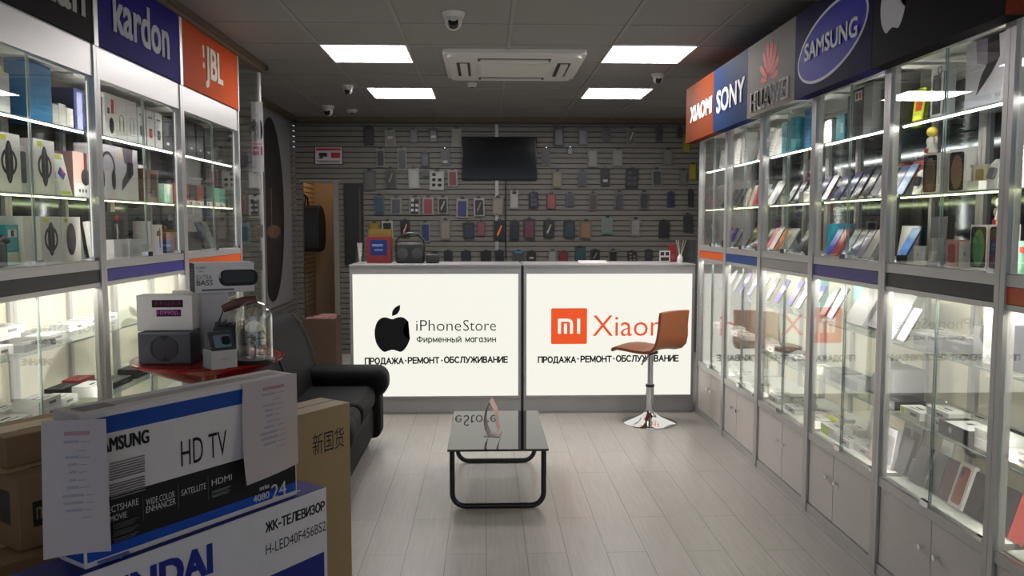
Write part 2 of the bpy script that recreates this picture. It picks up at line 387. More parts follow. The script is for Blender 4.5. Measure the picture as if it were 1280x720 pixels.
b = MB(); b.box(-.27, .27, -.27, .27, -.058, -.05, ACW)
for i in range(13): b.box(-.25, .25, -.25 + i * .04, -.235 + i * .04, -.064, -.058, ACW)
b.build('intake_grille', t)
for k, (x0, x1, y0, y1) in enumerate(((-.27, .27, -.43, -.33), (-.27, .27, .33, .43), (-.43, -.33, -.27, .27), (.33, .43, -.27, .27))):
    o = MB().box(x0, x1, y0, y1, -.053, -.05, ACD).build('air_slot', t)
    v = MB()
    if x1 - x0 > .3: v.box(x0 + .02, x1 - .02, y0 + .025, y1 - .02, -.064, -.053, ACW)
    else: v.box(x0 + .025, x1 - .02, y0 + .02, y1 - .02, -.064, -.053, ACW)
    v.build('louvre', o)
def dome_camera(px, py, s, lab, cat='security camera'):
    p = atZ(px, py, CEIL - .045 * s)
    t = thing('security_camera', lab, cat, (p.x, p.y, CEIL), 0, 'cameras on the ceiling')
    MB().lathe([(.06 * s, -.03 * s), (.07 * s, 0)], ACW, 20).build('base', t)
    b = MB().ball((0, -.01, -.05 * s), .052 * s, .052 * s, .055 * s, ACW, 18).build('ball', t)
    l = MB(); l.M = Matrix.Translation((0, -.052 * s, -.07 * s)) @ Matrix.Rotation(R(60), 4, 'X'); l.lathe([(.03 * s, -.02), (.03 * s, .012)], BLACK, 16); l.build('lens', t)
dome_camera(567, 26, 1, 'white ceiling camera with a black lens, nearest to the air conditioner front edge')
dome_camera(435, 112, .8, 'small white ceiling camera hung beside the far light panel on the doorway side')
dome_camera(410, 138, 1.05, 'white ceiling camera close to the back wall above the framed camera notice')
dome_camera(822, 98, .8, 'small white ceiling camera next to the orange overhead sign')
for px, py, s, lab in ((590, 104, .045, 'tiny white ceiling detector just behind the air conditioner'), (440, 137, .06, 'round white smoke detector on the ceiling near the back wall')):
    p = atZ(px, py, CEIL)
    t = thing('smoke_detector', lab, 'smoke detector', (p.x, p.y, CEIL))
    MB().lathe([(s * .5, -.035), (s * .8, -.03), (s, -.012), (s, 0)], ACW, 20).build('housing', t); MB().lathe([(s * .3, -.042), (s * .35, -.035)], ACD, 12).build('sensor', t)

# ------------------------------------------------------------------ display cabinets
ZP, ZD0, ZD1, ZD2, ZB0, ZB1, ZU0, ZU1, ZU2, ZT = .40, .44, .73, 1.04, 1.285, 1.345, 1.385, 1.675, 1.975, 2.24
DEP = .44
def cabinet(side, y0, y1, band, lab, plinth_split=.4, lock=True, end=None):
    """local frame: x along the run (reading direction), y into the cabinet, front at y=0"""
    W = y1 - y0
    if side == 'R': t = thing('display_cabinet', lab, 'display cabinet', (XCR, (y0 + y1) / 2, 0), R(-90), 'glass cabinets in two runs')
    else: t = thing('display_cabinet', lab, 'display cabinet', (XCL, (y0 + y1) / 2, 0), R(90), 'glass cabinets in two runs')
    h = W / 2; p = .028
    fr = MB()
    for s in (-1, 1):
        xo, xi = s * (h - .001), s * (h - p)
        fr.box(min(xo, xi), max(xo, xi), -.012, .03, 0, ZT + .12, ALU)
        fr.box(min(xo, xi), max(xo, xi), DEP - .03, DEP, 0, ZT, ALU)
    for z0, z1 in ((0, .05), (ZP, ZD0), (ZB0 - .02, ZB0), (ZB1, ZU0)): fr.box(-h + p, h - p, -.006, .03, z0, z1, ALU)
    fr.box(-h + p, h - p, -.006, .03, ZT - .02, ZT + .12, ALU)
    fr.box(-.014, .014, DEP - .03, DEP - .012, ZU0, ZT, ALU).box(-.014, .014, DEP - .03, DEP - .012, ZD0, ZB0 - .02, ALU)
    fr.box(-h + p, h - p, DEP - .03, DEP, ZT - .03, ZT, ALU)
    fr.build('frame', t)
    pl = MB(); pl.box(-h + p, h - p, .012, .022, .05, ZP, PLINTH).box(-h + p, h - p, .022, DEP, ZP, ZD0, WHITE).build('base_panel', t)
    xs = -h + p + (W - 2 * p) * plinth_split
    for a, b2, ks in ((-h + p + .006, xs - .004, -1), (xs + .004, h - p - .006, 1)):
        d = MB().box(a, b2, .002, .011, .056, ZP - .006, PLINTH).build('cupboard_door', t)
        kx = (a + .05) if ks > 0 else (b2 - .05)
        k = MB(); k.M = Matrix.Translation((kx, .002, .27)) @ Matrix.Rotation(R(90), 4, 'X'); k.lathe([(.006, 0), (.006, .012), (.012, .014), (.012, .022)], CHROME, 12); k.build('knob', d)
    MB().box(-h + p, h - p, -.004, .02, ZB0 + .002, ZB1 - .002, mat(band, .4, 0, .02)).build('colour_band', t)
    MB().box(-h + p, h - p, .02, DEP, ZB0, ZU0, WHITE).build('middle_deck', t)
    MB().box(-h + p, h - p, .03, DEP, ZT, ZT + .03, WHITE).build('top_panel', t)
    MB().box(-h + .002, h - .002, DEP - .012, DEP, ZD0, ZB0, mat((236, 230, 210), .5, 0, .02)).build('back_panel', t)
    MB().box(-h + .002, h - .002, DEP - .012, DEP, ZU0, ZT, MIRROR).build('mirror_back', t)
    for z0, z1 in ((ZD0 + .004, ZB0 - .024), (ZU0 + .004, ZT - .024)):
        for a, b2 in ((-h + p + .002, .008), (-.008 + .016, h - p - .002)):
            off = 0 if a < -.1 else .008
            d = MB().box(a, b2, off, off + .005, z0, z1, GLASS).build('glass_door', t)
            ed = MB(); xe = b2 if a < -.1 else a; ed.box(xe - .0008, xe + .0008, off, off + .005, z0, z1, EDGE); ed.build('ground_edge', d)
            if a < -.1: MB().box(-.03, .03, -.014, .0, z0 - .004, z0 + .02, CHROME).build('door_lock', d)
            else: MB().box(b2 - .05, b2 - .012, -.008, off, z0 - .004, z0 + .012, CHROME).build('slide_catch', d)
    for z in (ZD1, ZD2, ZU1, ZU2):
        s = MB().box(-h + p + .002, h - p - .002, .035, DEP - .035, z - .007, z, SHELFG).build('shelf', t)
        MB().box(-h + p + .002, h - p - .002, .032, .035, z - .007, z, EDGE).build('ground_edge', s)
    for z, lm in ((ZU1, LEDY), (ZU2, LEDM)): MB().box(-h + p + .02, h - p - .02, .036, .042, z - .0135, z - .0075, lm).build('led_or_fill_strip', t)
    far = -1 if side == 'R' else 1
    for sx, z0, z1, t_, lm in [q for q in ((-far, ZD0 + .02, ZB0 - .03, .006, LED_FILL), (far, ZU0 + .02, ZT - .04, .003, LEDV), (-far, ZU0 + .02, ZT - .04, .006, LED_FILL)) if side == 'L' or q[4] is LED_FILL]:
        a, b2 = sorted((sx * (h - p), sx * (h - p - t_))); MB().box(a, b2, .022, .0255 if lm is LEDV else .03, z0, z1, lm).build('led_or_fill_strip', t)  # near-post strips are added fill, unseen, to brighten the shelves
    MB().box(-h + p + .02, h - p - .02, .034, .05, ZB0 - .013, ZB0 - .001, LED_FILL).build('led_or_fill_strip', t)  # added fill strip hidden behind the rail, brightens the lower shelves
    if end is not None:
        x = end * (h - .004); MB().box(min(x, x - end * .006), max(x, x - end * .006), .03, DEP - .03, ZD0, ZT, GLASS).build('end_glass', t)
    return t
ORANGE, NAVY, GREYB, ROYAL, BLK = (214, 92, 34), (24, 66, 128), (150, 146, 142), (52, 44, 132), (34, 32, 34)
RC = [  # far -> near: y far, y near, band, what stands over it
    (6.60, 5.86, ORANGE, 'the orange sign'), (5.86, 5.115, NAVY, 'the navy sign'), (5.115, 4.295, GREYB, 'the petal sign'),
    (4.295, 3.505, ROYAL, 'the oval sign'), (3.505, 2.685, BLK, 'the fruit sign'), (2.685, 1.87, ORANGE, 'no whole sign')]
rl = ['glass display cabinet under the orange overhead sign, next to the counter', 'glass display cabinet under the navy overhead sign', 'glass display cabinet under the grey sign with red petals',
      'glass display cabinet under the blue sign with an oval badge', 'glass display cabinet under the black sign with a white fruit', 'glass display cabinet with orange band past the black fruit sign']
for i, (a, b2, bd, nm) in enumerate(RC): cabinet('R', b2, a, bd, rl[i], .42 if i % 2 else .55, end=-1 if i == 0 else None)
LC = [(2.74, 3.84, BLK), (3.84, 4.89, (58, 50, 150)), (4.89, 6.0, ORANGE)]
ll = ['glass display cabinet under the black lettered sign above the brown cartons', 'glass display cabinet under the blue lettered sign behind the red table', 'glass display cabinet under the orange lettered sign, beside the end bay']
for i, (a, b2, bd) in enumerate(LC): cabinet('L', a, b2, bd, ll[i], .5, end=1 if i == 2 else None)
# soffits over the runs
struct('wall_soffit', MB().box(XL, XCL - .004, Y0, 5.995, 2.363, CEIL, WHITE))

# ------------------------------------------------------------------ overhead signs
def fascia(side, y0, y1, z0, z1, col, lab, marks, back=None):
    W = y1 - y0
    if side == 'R':
        d = .5; t = thing('overhead_sign', lab, 'sign', (1.65, (y0 + y1) / 2, z0), R(-90), 'overhead brand signs')
    else:
        d = .012; t = thing('overhead_sign', lab, 'sign', (XCL + .012, (y0 + y1) / 2, z0), R(90), 'overhead brand signs')
    b = MB(); m = mat(col, .6, 0, .02, 40, 0, .04)
    if side == 'R':
        b.box(-W / 2 + .002, W / 2 - .002, 0, .09 - .014, 0, z1 - z0, m)
        b.box(-W / 2 + .002, W / 2 - .002, .076, .56, z1 - z0 - .02, z1 - z0, m)
    else:
        b.box(-W / 2 + .02, W / 2 - .02, 0, d, 0, z1 - z0, m)
    b.build('sign_box', t)
    if side == 'L':
        f = MB(); f.box(-W / 2, -W / 2 + .02, -.004, d, -.008, z1 - z0 + .015, ALU).box(W / 2 - .02, W / 2, -.004, d, -.008, z1 - z0 + .015, ALU).box(-W / 2 + .02, W / 2 - .02, -.004, d, z1 - z0, z1 - z0 + .015, ALU); f.build('frame', t)
    for nm, items in marks:
        q = MB(); draw(q, 'front', items, (W, d, z1 - z0)); q.build(nm, t)
    return t
LW = (236, 232, 232)
ys = [r[0] for r in RC] + [RC[-1][1]]
H = .44; Z0 = 2.215
fascia('R', 5.93, 6.75, Z0, 2.655, (100, 44, 17), 'orange overhead sign with raised white letters, nearest the counter', [('letters', [('text', LW, 'XIAOMI', .06, .21, .62, .12, .05, .0045)])])
fascia('R', 5.17, 5.93, Z0, 2.655, (14, 42, 84), 'navy overhead sign with raised white slab letters', [('letters', [('text', LW, 'SONY', .02, .20, .62, .15, .06, .0045)] + [('rect', LW, x, .20 + s * .068, .07, .014) for x in (-.115,) for s in ()])])
PET = (206, 30, 28)
pet = []
for i, (a, L, wd) in enumerate(((8, .15, .035), (33, .19, .042), (58, .215, .046), (80, .225, .046), (100, .225, .046), (122, .215, .046), (147, .19, .042), (172, .15, .035))):
    wd *= .86; ca, sa = math.cos(R(a)), math.sin(R(a)); n = (-sa, ca)
    pts = [(.03 * ca, .03 * sa), (.5 * L * ca + wd * .5 * n[0], .5 * L * sa + wd * .5 * n[1]), (.85 * L * ca + wd * .55 * n[0], .85 * L * sa + wd * .55 * n[1]), (L * ca, L * sa), (.85 * L * ca - wd * .55 * n[0], .85 * L * sa - wd * .55 * n[1]), (.5 * L * ca - wd * .5 * n[0], .5 * L * sa - wd * .5 * n[1])]
    pet.append((a, [(x * 1.0, .175 + z) for x, z in catmull(pts, 5)]))
fascia('R', 4.375, 5.17, Z0, 2.655, (138, 133, 127), 'grey overhead sign with a red petal emblem over dark letters',
       [('emblem', [('poly', PET, [(x, z) for x, z in p]) for a, p in pet]),
        ('letters', [('text', (232, 228, 226), 'HUAWEI', .0, .085, .625, .118, .03, .0065), ('text', (24, 22, 24), 'HUAWEI', .0, .085, .60, .10, .008, .0072)])])
fascia('R', 3.50, 4.375, Z0, 2.655, (22, 20, 66), 'dark blue overhead sign with a tilted blue oval badge',
       [('oval_badge', [('ell', (225, 225, 235), 0, .215, .40, .165, R(9), 48), ('ell', (16, 18, 176), 0, .215, .385, .15, R(9), 48)]), ('letters', [('text', (235, 235, 240), 'SAMSUNG', 0, .215, .6, .085, .06, .0045)])])
fascia('R', 2.60, 3.50, Z0, 2.72, (30, 27, 30), 'long black overhead sign with a white bitten fruit emblem',
       [('emblem', [('apple', (226, 224, 232), -.28, .235, .22)]), ('letters', [('text', (226, 224, 232), 'Apple', .16, .265, .46, .18, 0, .0045)])])
fascia('R', 1.87, 2.60, Z0, 2.72, (130, 52, 22), 'plain orange overhead sign past the black fruit sign', [])
fascia('L', 2.74, 3.84, 2.37, 2.755, (38, 36, 36), 'black overhead sign with the end of a pale word', [('letters', [('text', (176, 172, 168), 'harman', .06, .19, .78, .19, .05, .004)])])
fascia('L', 3.84, 4.89, 2.37, 2.755, (34, 24, 116), 'blue overhead sign with pale grey lowercase letters', [('letters', [('text', (176, 176, 190), 'kardon', 0, .205, .68, .21, .05, .004)])])
fascia('L', 4.89, 6.0, 2.37, 2.755, (176, 70, 30), 'orange overhead sign with three tall pale letters by the end bay', [('letters', [('text', (206, 190, 176), 'JBL', .03, .18, .33, .25, .06, .004), ('rect', (206, 190, 176), -.165, .265, .028, .075), ('rect', (206, 190, 176), -.165, .18, .028, .035)])])

# ------------------------------------------------------------------ end bay with glass front on the sofa side
t = thing('end_bay', 'tall glass fronted bay of grey slatboard past the orange lettered cabinet', 'display bay', (XCL, 6.31, 0), R(90))
b = MB(); b.M = Matrix.Identity(4)
slatwall(b, .014, DEP + .02, .02, CEIL - .07, .31, .27, 'x'); b.build('slat_panel', t)
MB().box(-.30, .262, 0, .006, .02, CEIL - .07, GLASS).build('glass_front', t)
MB().box(.265, .312, -.006, .012, 0, CEIL - .065, ALU).build('edge_profile', t)
MB().box(-.3, .262, .008, DEP, 0, .06, PLINTH).build('base', t)

# ------------------------------------------------------------------ counters with light boxes
YC = 6.62
FRM = mat((160, 158, 158), .4, .3, .02)
def counter(x0, x1, lab, marks):
    W = x1 - x0; t = thing('counter', lab, 'counter', ((x0 + x1) / 2, YC, 0), 0, 'light box counters')
    h = W / 2; H = 1.228
    MB().box(-h, h, .03, .55, 0, H - .03, FRM).build('body', t)
    f = MB(); f.box(-h, h, 0, .03, 0, .148, FRM).box(-h, h, 0, .03, 1.152, H - .012, FRM).box(-h, -h + .022, 0, .03, .148, 1.152, FRM).box(h - .022, h, 0, .03, .148, 1.152, FRM); f.build('frame', t)
    MB().box(-h - .004, h + .004, -.008, .56, H - .012, H, FRM).build('countertop', t)
    MB().box(-h, h, -.004, .01, .008, .02, ALUD).box(-h, h, -.003, 0, .125, .13, ALUD).build('kick_strip', t)
    p = MB().box(-h + .022, h - .022, .008, .03, .148, 1.152, lightbox_mat()).build('light_panel', t)
    for nm, items in marks:
        q = MB(); q.M = Matrix.Translation((0, .008, 0)); draw(q, 'front', items, (W, .03, H)); q.build(nm, p)
DK = (26, 26, 28)
c0 = (-1.10 + .287) / 2
def cx(px, py=400): return atY(px, py, YC).x
def cz(py): return atY(600, py, YC).z
xl = lambda px: cx(px) - c0
def span(t, px0, px1, py0, py1, f, col, bold=0): return ('text', col, t, (f(px0) + f(px1)) / 2, (cz(py0) + cz(py1)) / 2, f(px1) - f(px0), cz(py0) - cz(py1), bold)
def stk(t, px0, px1, py0, py1, f, th, col=(26, 26, 28)): return ('strokes', col, t, (f(px0) + f(px1)) / 2, (cz(py0) + cz(py1)) / 2, f(px1) - f(px0), cz(py0) - cz(py1), th)
counter(-1.10, .287, 'lit counter with a black bitten fruit emblem on its light box',
        [('emblem', [('apple', DK, xl(490), cz(415), .31)]),
         ('shop_name', [span('iPhone', 520, 576.5, 400, 413.6, xl, (40, 40, 44), -.008), span('Store', 579, 620, 400, 413.6, xl, (40, 40, 44), -.008)]),
         ('subtitle', [stk('Фирменный магазин', 520.5, 620, 420, 428, xl, .0075)]),
         ('slogan', [stk('ПРОДАЖА', 455, 504, 446.5, 455, xl, .0105), stk('РЕМОНТ', 509, 549, 446, 454.5, xl, .0105), stk('ОБСЛУЖИВАНИЕ', 554.5, 635, 445.5, 454, xl, .0105)] + [('ell', DK, xl(x), cz(450.5), .007, .007) for x in (506.5, 552)])])
c1 = (.31 + 1.715) / 2
xr = lambda px: cx(px) - c1
OR2 = mat((244, 84, 24), .5, emit=.9)
mw = xr(734) - xr(689); mx_ = (xr(689) + xr(734)) / 2; mz = (cz(386) + cz(430.5)) / 2
LBX = lightbox_mat()
def mi_shape(u):
    st = .085 * u; a = .30 * u; hh = .42 * u; x0 = mx_ - .31 * u; zb = mz - hh / 2; zt = mz + hh / 2
    r = .14 * u
    out = [('poly', LBX, [(x0, zb), (x0 + st, zb), (x0 + st, zt - st), (x0 + .42 * u - r - 0, zt - st)] + [(x0 + .42 * u - st - (r - st) + (r - st) * math.sin(R(a2)), zt - r + (r - st) * math.cos(R(a2))) for a2 in (0, 30, 60, 90)] +
            [(x0 + .42 * u - st, zb), (x0 + .42 * u, zb)] + [(x0 + .42 * u - r + r * math.sin(R(a2)), zt - r + r * math.cos(R(a2))) for a2 in (90, 60, 30, 0)] + [(x0, zt)]),
           ('rect', LBX, x0 + .21 * u, zb + .14 * u, st, .28 * u), ('rect', LBX, x0 + .575 * u, mz, st, hh)]
    return out
counter(.31, 1.715, 'lit counter with an orange square emblem on its light box, behind the bar stool',
        [('emblem', [('rr', OR2, mx_, mz, mw, mw, .012)] + mi_shape(mw)),
         ('shop_name', [span('Xiaomi', 741, 846, 395, 421, xr, OR2, -.004)]),
         ('slogan', [stk('ПРОДАЖА', 672.5, 720.5, 446, 454.5, xr, .0105), stk('РЕМОНТ', 726, 765.5, 445.5, 454, xr, .0105), stk('ОБСЛУЖИВАНИЕ', 770.5, 849.5, 445, 453.5, xr, .0105)] + [('ell', DK, xr(x), cz(449.5), .007, .007) for x in (723, 768)])])
struct('trim_5', MB().box(.289, .308, YC + .01, YC + .5, 0, 1.22, BLACK))

# ------------------------------------------------------------------ goods: helpers
ORD = 'first second third fourth fifth sixth seventh eighth ninth tenth eleventh twelfth'.split()
SIDE = {'R': (XCR, 1, R(-90)), 'L': (XCL, -1, R(90))}
def goods_box(name, cat, label, side, dx, Y, z, dims, col, prints=None, yaw=0, tilt=0, group=None, rough=.5):
    X, s, rz = SIDE[side]; w, d, h = dims
    h = min(h, .25 if z > 1.9 else .28) if z > 1.3 else h; dims = (w, d, h)
    mb = MB(); T = Matrix.Translation((0, -d if tilt else 0, 0)); mb.M = T
    mb.box(-w / 2, w / 2, 0, d, 0, h, mat(col, rough, 0, .02))
    o = mb.build(name, None, (X + s * (dx + (d if tilt else 0)), Y, z + .0005), (-tilt, 0, rz + yaw)); tag(o, label, cat, group)
    for face, items in (prints or {}).items():
        q = MB(); q.M = T; draw(q, face, items, dims)
        q.build('printed_' + face, o)
    return o
def phone(label, side, dx, Y, z, col, scr, tilt=.5, yaw=0, w=.075, h=.155, stand=True, group=None, lab2=None):
    X, s, rz = SIDE[side]
    o = MB(); o.prism(rrect(0, h / 2, w, h, .011), -.008, 0, mat(col, .3, 0, 0))
    o = o.build('smartphone', None, (X + s * dx, Y, z + .0032), (-tilt, 0, rz + yaw)); tag(o, label, 'phone', group)
    q = MB(); q.prism(rrect(0, h / 2, w - .006, h - .006, .008), -.0086, -.008, mat(scr, .12, 0, 0)); sc_ = q.build('screen', o)  # violet and dark scr tones have reflections painted into the colour
    q = MB(); q.prism(rrect(0, h - .008, .014, .003, .001), -.0089, -.0086, BLACK); q.build('ear_speaker', sc_)
    if stand:
        d = h * .6; p = [(.006, 0), (.085, 0), (d * math.sin(tilt) + .008, d * math.cos(tilt) - .004)]
        st = MB().prism(p, -.02, .02, mat((196, 200, 204), .25, 0, 0), 'x')
        st = st.build('phone_stand', None, (X + s * dx, Y, z + .0006), (0, 0, rz + yaw)); tag(st, lab2, 'phone stand', group + ' stands' if group else None)
        MB().box(-.02, .02, -.02, .006, 0, .002, mat((196, 200, 204), .25, 0, 0)).box(-.02, .02, -.02, -.014, .002, .012, mat((196, 200, 204), .25, 0, 0)).build('lip', st)
    return o
SHELF = {'U2': (ZU2, 'top shelf'), 'U1': (ZU1, 'second shelf'), 'U0': (ZU0, 'third shelf'), 'D2': (ZD2, 'fourth shelf'), 'D1': (ZD1, 'fifth shelf'), 'D0': (ZD0, 'bottom deck')}
CABN = {'R1': 'orange sign by counter', 'R2': 'navy sign', 'R3': 'grey petal sign', 'R4': 'blue oval sign', 'R5': 'black fruit sign', 'R6': 'last orange band',
        'L1': 'black lettered sign', 'L2': 'blue lettered sign', 'L3': 'orange lettered sign'}
CABY = {'R': (RC[-1][1], RC[0][0]), 'L': (LC[0][0], LC[-1][1])}
def size(kind, o):
    if kind == 'box':
        w, d, h = o['s']; t = o.get('tilt', 0); ya = abs(o.get('yaw', 0))
        return w * math.cos(ya) + d * math.sin(ya), d * math.cos(t) + h * math.sin(t) + w * math.sin(ya) * .5
    if kind == 'phone': return o.get('w', .075), .16
    return (o['rad'] * 2, o['rad'] * 2) if 'rad' in o else (.2, .07) if kind.__name__ == 'cam_mount' else (.1 * o.get('k', .75), .1)
def spread(cab, rows):
    """keep the goods of one shelf apart and inside their cabinet"""
    y0, y1 = CABY[cab]; y0 += .034; y1 -= .034
    base = [r for r in rows if not r[4].get('zo')]
    for r in base:
        w, d = size(r[2], r[4])
        if r[2] == 'box' and r[1] + d > .425: r[1] = max(.012, .425 - d)
    for it in range(300):
        mv = 0
        for i, p in enumerate(base):
            for q in base[i + 1:]:
                (w1, d1), (w2, d2) = size(p[2], p[4]), size(q[2], q[4])
                a0 = p[1] - (d1 / 2 if 'rad' in p[4] else 0); b0 = q[1] - (d2 / 2 if 'rad' in q[4] else 0)
                if a0 + d1 < b0 or b0 + d2 < a0: continue
                ov = (w1 + w2) / 2 + .004 - abs(p[0] - q[0])
                if ov > 1e-4:
                    s = 1 if p[0] >= q[0] else -1; p[0] += s * ov * .5; q[0] -= s * ov * .5; mv += ov
            w = size(p[2], p[4])[0]; n = min(max(p[0], y0 + w / 2), y1 - w / 2); mv += abs(n - p[0]); p[0] = n
        if mv < 1e-3: break
    else: print('CROWDED', cab, [(r[3], round(r[0], 2)) for r in base][:3], round(mv, 3))
    for r in rows:
        if r[4].get('zo'):
            b = min(base, key=lambda q: abs(q[0] - r[0]) + abs(q[1] - r[1])); r[0] = b[0] + .004; r[1] = b[1] + .003
ROWS = {}
def row(cab, shelf, items):
    """items: (kind, px or Y, description, options); every shelf of a run is gathered first, then laid out and labelled"""
    side = cab[0]
    for it in items:
        kind, pos, desc, o = it[0], it[1], it[2], dict(it[3])
        dx = o.pop('dx', .09)
        Y = pos if pos < 9 else atX(pos, 300, SIDE[side][0] + SIDE[side][1] * dx).y
        ROWS.setdefault((side, shelf), []).append([Y, dx, kind, desc, o, cab])
def build_rows():
    for (side, shelf), rows in ROWS.items():
        z, sw = SHELF[shelf]; spread(side, rows)
        rows.sort(key=lambda r: (-r[0], r[4].get('zo', 0)))
        tot = {}; cnt = {}
        for r in rows: k = (r[3], r[5]); tot[k] = tot.get(k, 0) + 1
        ref = 'counter' if side == 'R' else 'end bay'
        for Y, dx, kind, desc, o, cab in rows:
            k = (desc, cab); cnt[k] = cnt.get(k, 0) + 1
            if tot[k] == 1: lab = f'{desc}, {sw} under {CABN[cab]}'
            else: lab = f'{ORD[cnt[k] - 1]} {desc} from {ref}, {sw} under {CABN[cab]}'
            grp = f'{desc} row, {sw} under {CABN[cab]}' if tot[k] > 1 else None
            zz = z + o.pop('zo', 0)
            if kind == 'box':
                goods_box(o.get('name', 'product_box'), o.get('cat', 'box'), lab, side, dx, Y, zz, o['s'], o['c'], o.get('p'), o.get('yaw', 0), o.get('tilt', 0), grp, o.get('r', .5))
            elif kind == 'phone':
                st = o.get('stand', True)
                phone(lab, side, dx, Y, zz, o.get('c', (30, 30, 34)), o.get('scr', (24, 26, 40)), o.get('tilt', .5), o.get('yaw', 0), o.get('w', .075), o.get('h', .155), st, grp, 'stand behind ' + lab if len(lab.split()) < 15 else lab.replace(' phone', ' phone stand'))
            else: kind(lab, side, dx, Y, zz, o)
WH, GR, TEAL, DKB = (226, 224, 222), (150, 150, 150), (36, 140, 158), (30, 30, 34)
# printed pictures, in box units
def band(w, h): return [('ell', (30, 30, 32), 0, h * .52, w * .17, h * .36), ('ring', (40, 40, 44), 0, h * .52, w * .26, w * .34), ('rect', (90, 90, 94), 0, h * .52, w * .04, h * .62), ('rect', (200, 206, 60), -w * .22, h * .92, w * .22, h * .09)]
def disc(w, h): return [('ell', (34, 34, 36), .0, h * .5, w * .24, h * .36), ('ell', (60, 60, 62), .01, h * .5, w * .16, h * .28), ('rect', (200, 206, 60), -w * .25, h * .92, w * .2, h * .09)]
def headp(w, h, c=(34, 32, 34)): return [('ring', c, 0, h * .55, w * .23, w * .29, -20, 200), ('ell', c, -w * .22, h * .42, w * .07, h * .16), ('ell', c, w * .22, h * .42, w * .07, h * .16)]
def gad(w, h, c=(40, 40, 44), c2=(180, 50, 46)): return [('rr', c, 0, h * .42, w * .4, h * .26, w * .06), ('ell', c2, 0, h * .42, w * .1, w * .1), ('rect', (90, 90, 94), 0, h * .85, w * .5, h * .04)]
def lines(w, h, c=(120, 120, 124), n=3): return [('rect', c, 0, h * (.2 + .1 * i), w * (.6 - .1 * i), h * .025) for i in range(n)]
def topmark(w, d, c=(60, 60, 64)): return [('rect', c, 0, d * .5, w * .35, d * .10), ('rect', (150, 150, 150), 0, d * .25, w * .5, d * .05)]
def B(pos, desc, s, c, **k): return ('box', pos, desc, dict(s=s, c=c, **k))
def P(pos, desc, **k): return ('phone', pos, desc, k)

# ------------------------------------------------------------------ goods: counter side run, upper shelves
tl = .22
row('R1', 'U2', [B(y, 'slim pale phone carton', (.09, .05, h), WH, p={'front': lines(.09, h)}, dx=.1, tilt=.08) for y, h in ((6.38, .15), (6.28, .17), (6.18, .17), (6.08, .19), (5.97, .2))])
row('R1', 'U1', [P(y, 'dark tilted phone', dx=.1, scr=(26, 28, 44)) for y in (6.32, 6.18, 6.05, 5.95)])
row('R1', 'U0', [P(6.3, 'dark tilted phone', dx=.1), P(6.14, 'deep blue tilted phone', dx=.1, c=(40, 44, 120), scr=(34, 36, 130)), P(6.0, 'grey tilted phone', dx=.1, scr=(90, 92, 98))])
row('R2', 'U2', [B(5.76, 'upright white carton', (.12, .07, .22), WH, p={'front': lines(.12, .22)}), B(5.62, 'thin grey leaning carton', (.06, .03, .17), GR, tilt=.3), B(5.52, 'thin dark leaning carton', (.05, .03, .18), (70, 72, 76), tilt=.4), B(5.42, 'large white leaning carton', (.11, .03, .22), WH, tilt=.25, p={'front': lines(.11, .22)}), B(5.29, 'white card pack', (.08, .02, .19), WH, tilt=.4), B(5.2, 'silver card pack', (.07, .02, .18), (190, 192, 196), tilt=.4)])
row('R2', 'U1', [B(5.74, 'beige leaning case', (.07, .012, .13), (206, 190, 170), tilt=.3, name='phone_case', cat='phone case'), B(5.62, 'pale pink leaning case', (.075, .012, .15), (222, 200, 190), tilt=.3, name='phone_case', cat='phone case'), B(5.54, 'red leaning case', (.07, .012, .15), (190, 40, 46), tilt=.3, name='phone_case', cat='phone case'), P(5.42, 'white faced tilted phone', scr=(206, 212, 214), c=(200, 204, 206)), P(5.31, 'dark tilted phone'), P(5.2, 'grey tilted phone', scr=(150, 150, 156))])
row('R2', 'U0', [B(5.72, 'red cardboard backing card', (.13, .02, .17), (206, 70, 44), dx=.2, tilt=.1), P(5.68, 'white edged tilted phone', c=(220, 216, 212)), P(5.55, 'dark tilted phone'), P(5.44, 'red backed tilted phone', c=(190, 60, 44), scr=(60, 34, 34)), P(5.33, 'black tilted phone', scr=(14, 14, 16)), P(5.22, 'pale tilted phone', scr=(190, 190, 194))])
row('R3', 'U2', [B(957, 'white leaning carton', (.09, .03, .19), WH, tilt=.3, p={'front': lines(.09, .19)}), B(966, 'pale card pack', (.10, .02, .21), (214, 214, 210), tilt=.35), B(977, 'teal phone carton', (.09, .06, .20), TEAL, p={'front': lines(.09, .2, (90, 190, 200))}), B(988, 'teal phone carton', (.09, .06, .21), TEAL, p={'front': lines(.09, .21, (90, 190, 200))}), B(1006, 'tall bright blue carton', (.10, .06, .23), (22, 116, 176), p={'front': lines(.1, .23, (110, 180, 220))})])
row('R3', 'U1', [P(962, 'silver white tilted phone', scr=(206, 208, 206), c=(210, 210, 210), h=.17), P(984, 'black tilted phone', scr=(22, 20, 26)), P(993, 'dark glossy tilted phone', scr=(34, 30, 54), h=.165), P(1004, 'grey tilted phone', scr=(120, 120, 124)),
                 B(976, 'small white price block', (.05, .03, .05), WH, dx=.05), B(1000, 'larger white price block', (.07, .04, .06), WH, dx=.04)])
row('R3', 'U0', [P(955, 'pink and white tilted phone', scr=(196, 110, 120), c=(230, 220, 220)), B(968, 'pale grey display board', (.10, .01, .16), (196, 198, 198), tilt=.3, dx=.2, name='display_board', cat='display board'), P(974, 'orange tilted phone', c=(220, 110, 60), scr=(200, 120, 80)), P(984, 'beige tilted phone', scr=(206, 190, 170), c=(220, 206, 190)), P(991, 'white tilted phone', scr=(214, 214, 220), c=(220, 220, 224)), P(999, 'navy tilted phone', scr=(30, 36, 70)), P(1007, 'black tilted phone', scr=(16, 16, 18))])
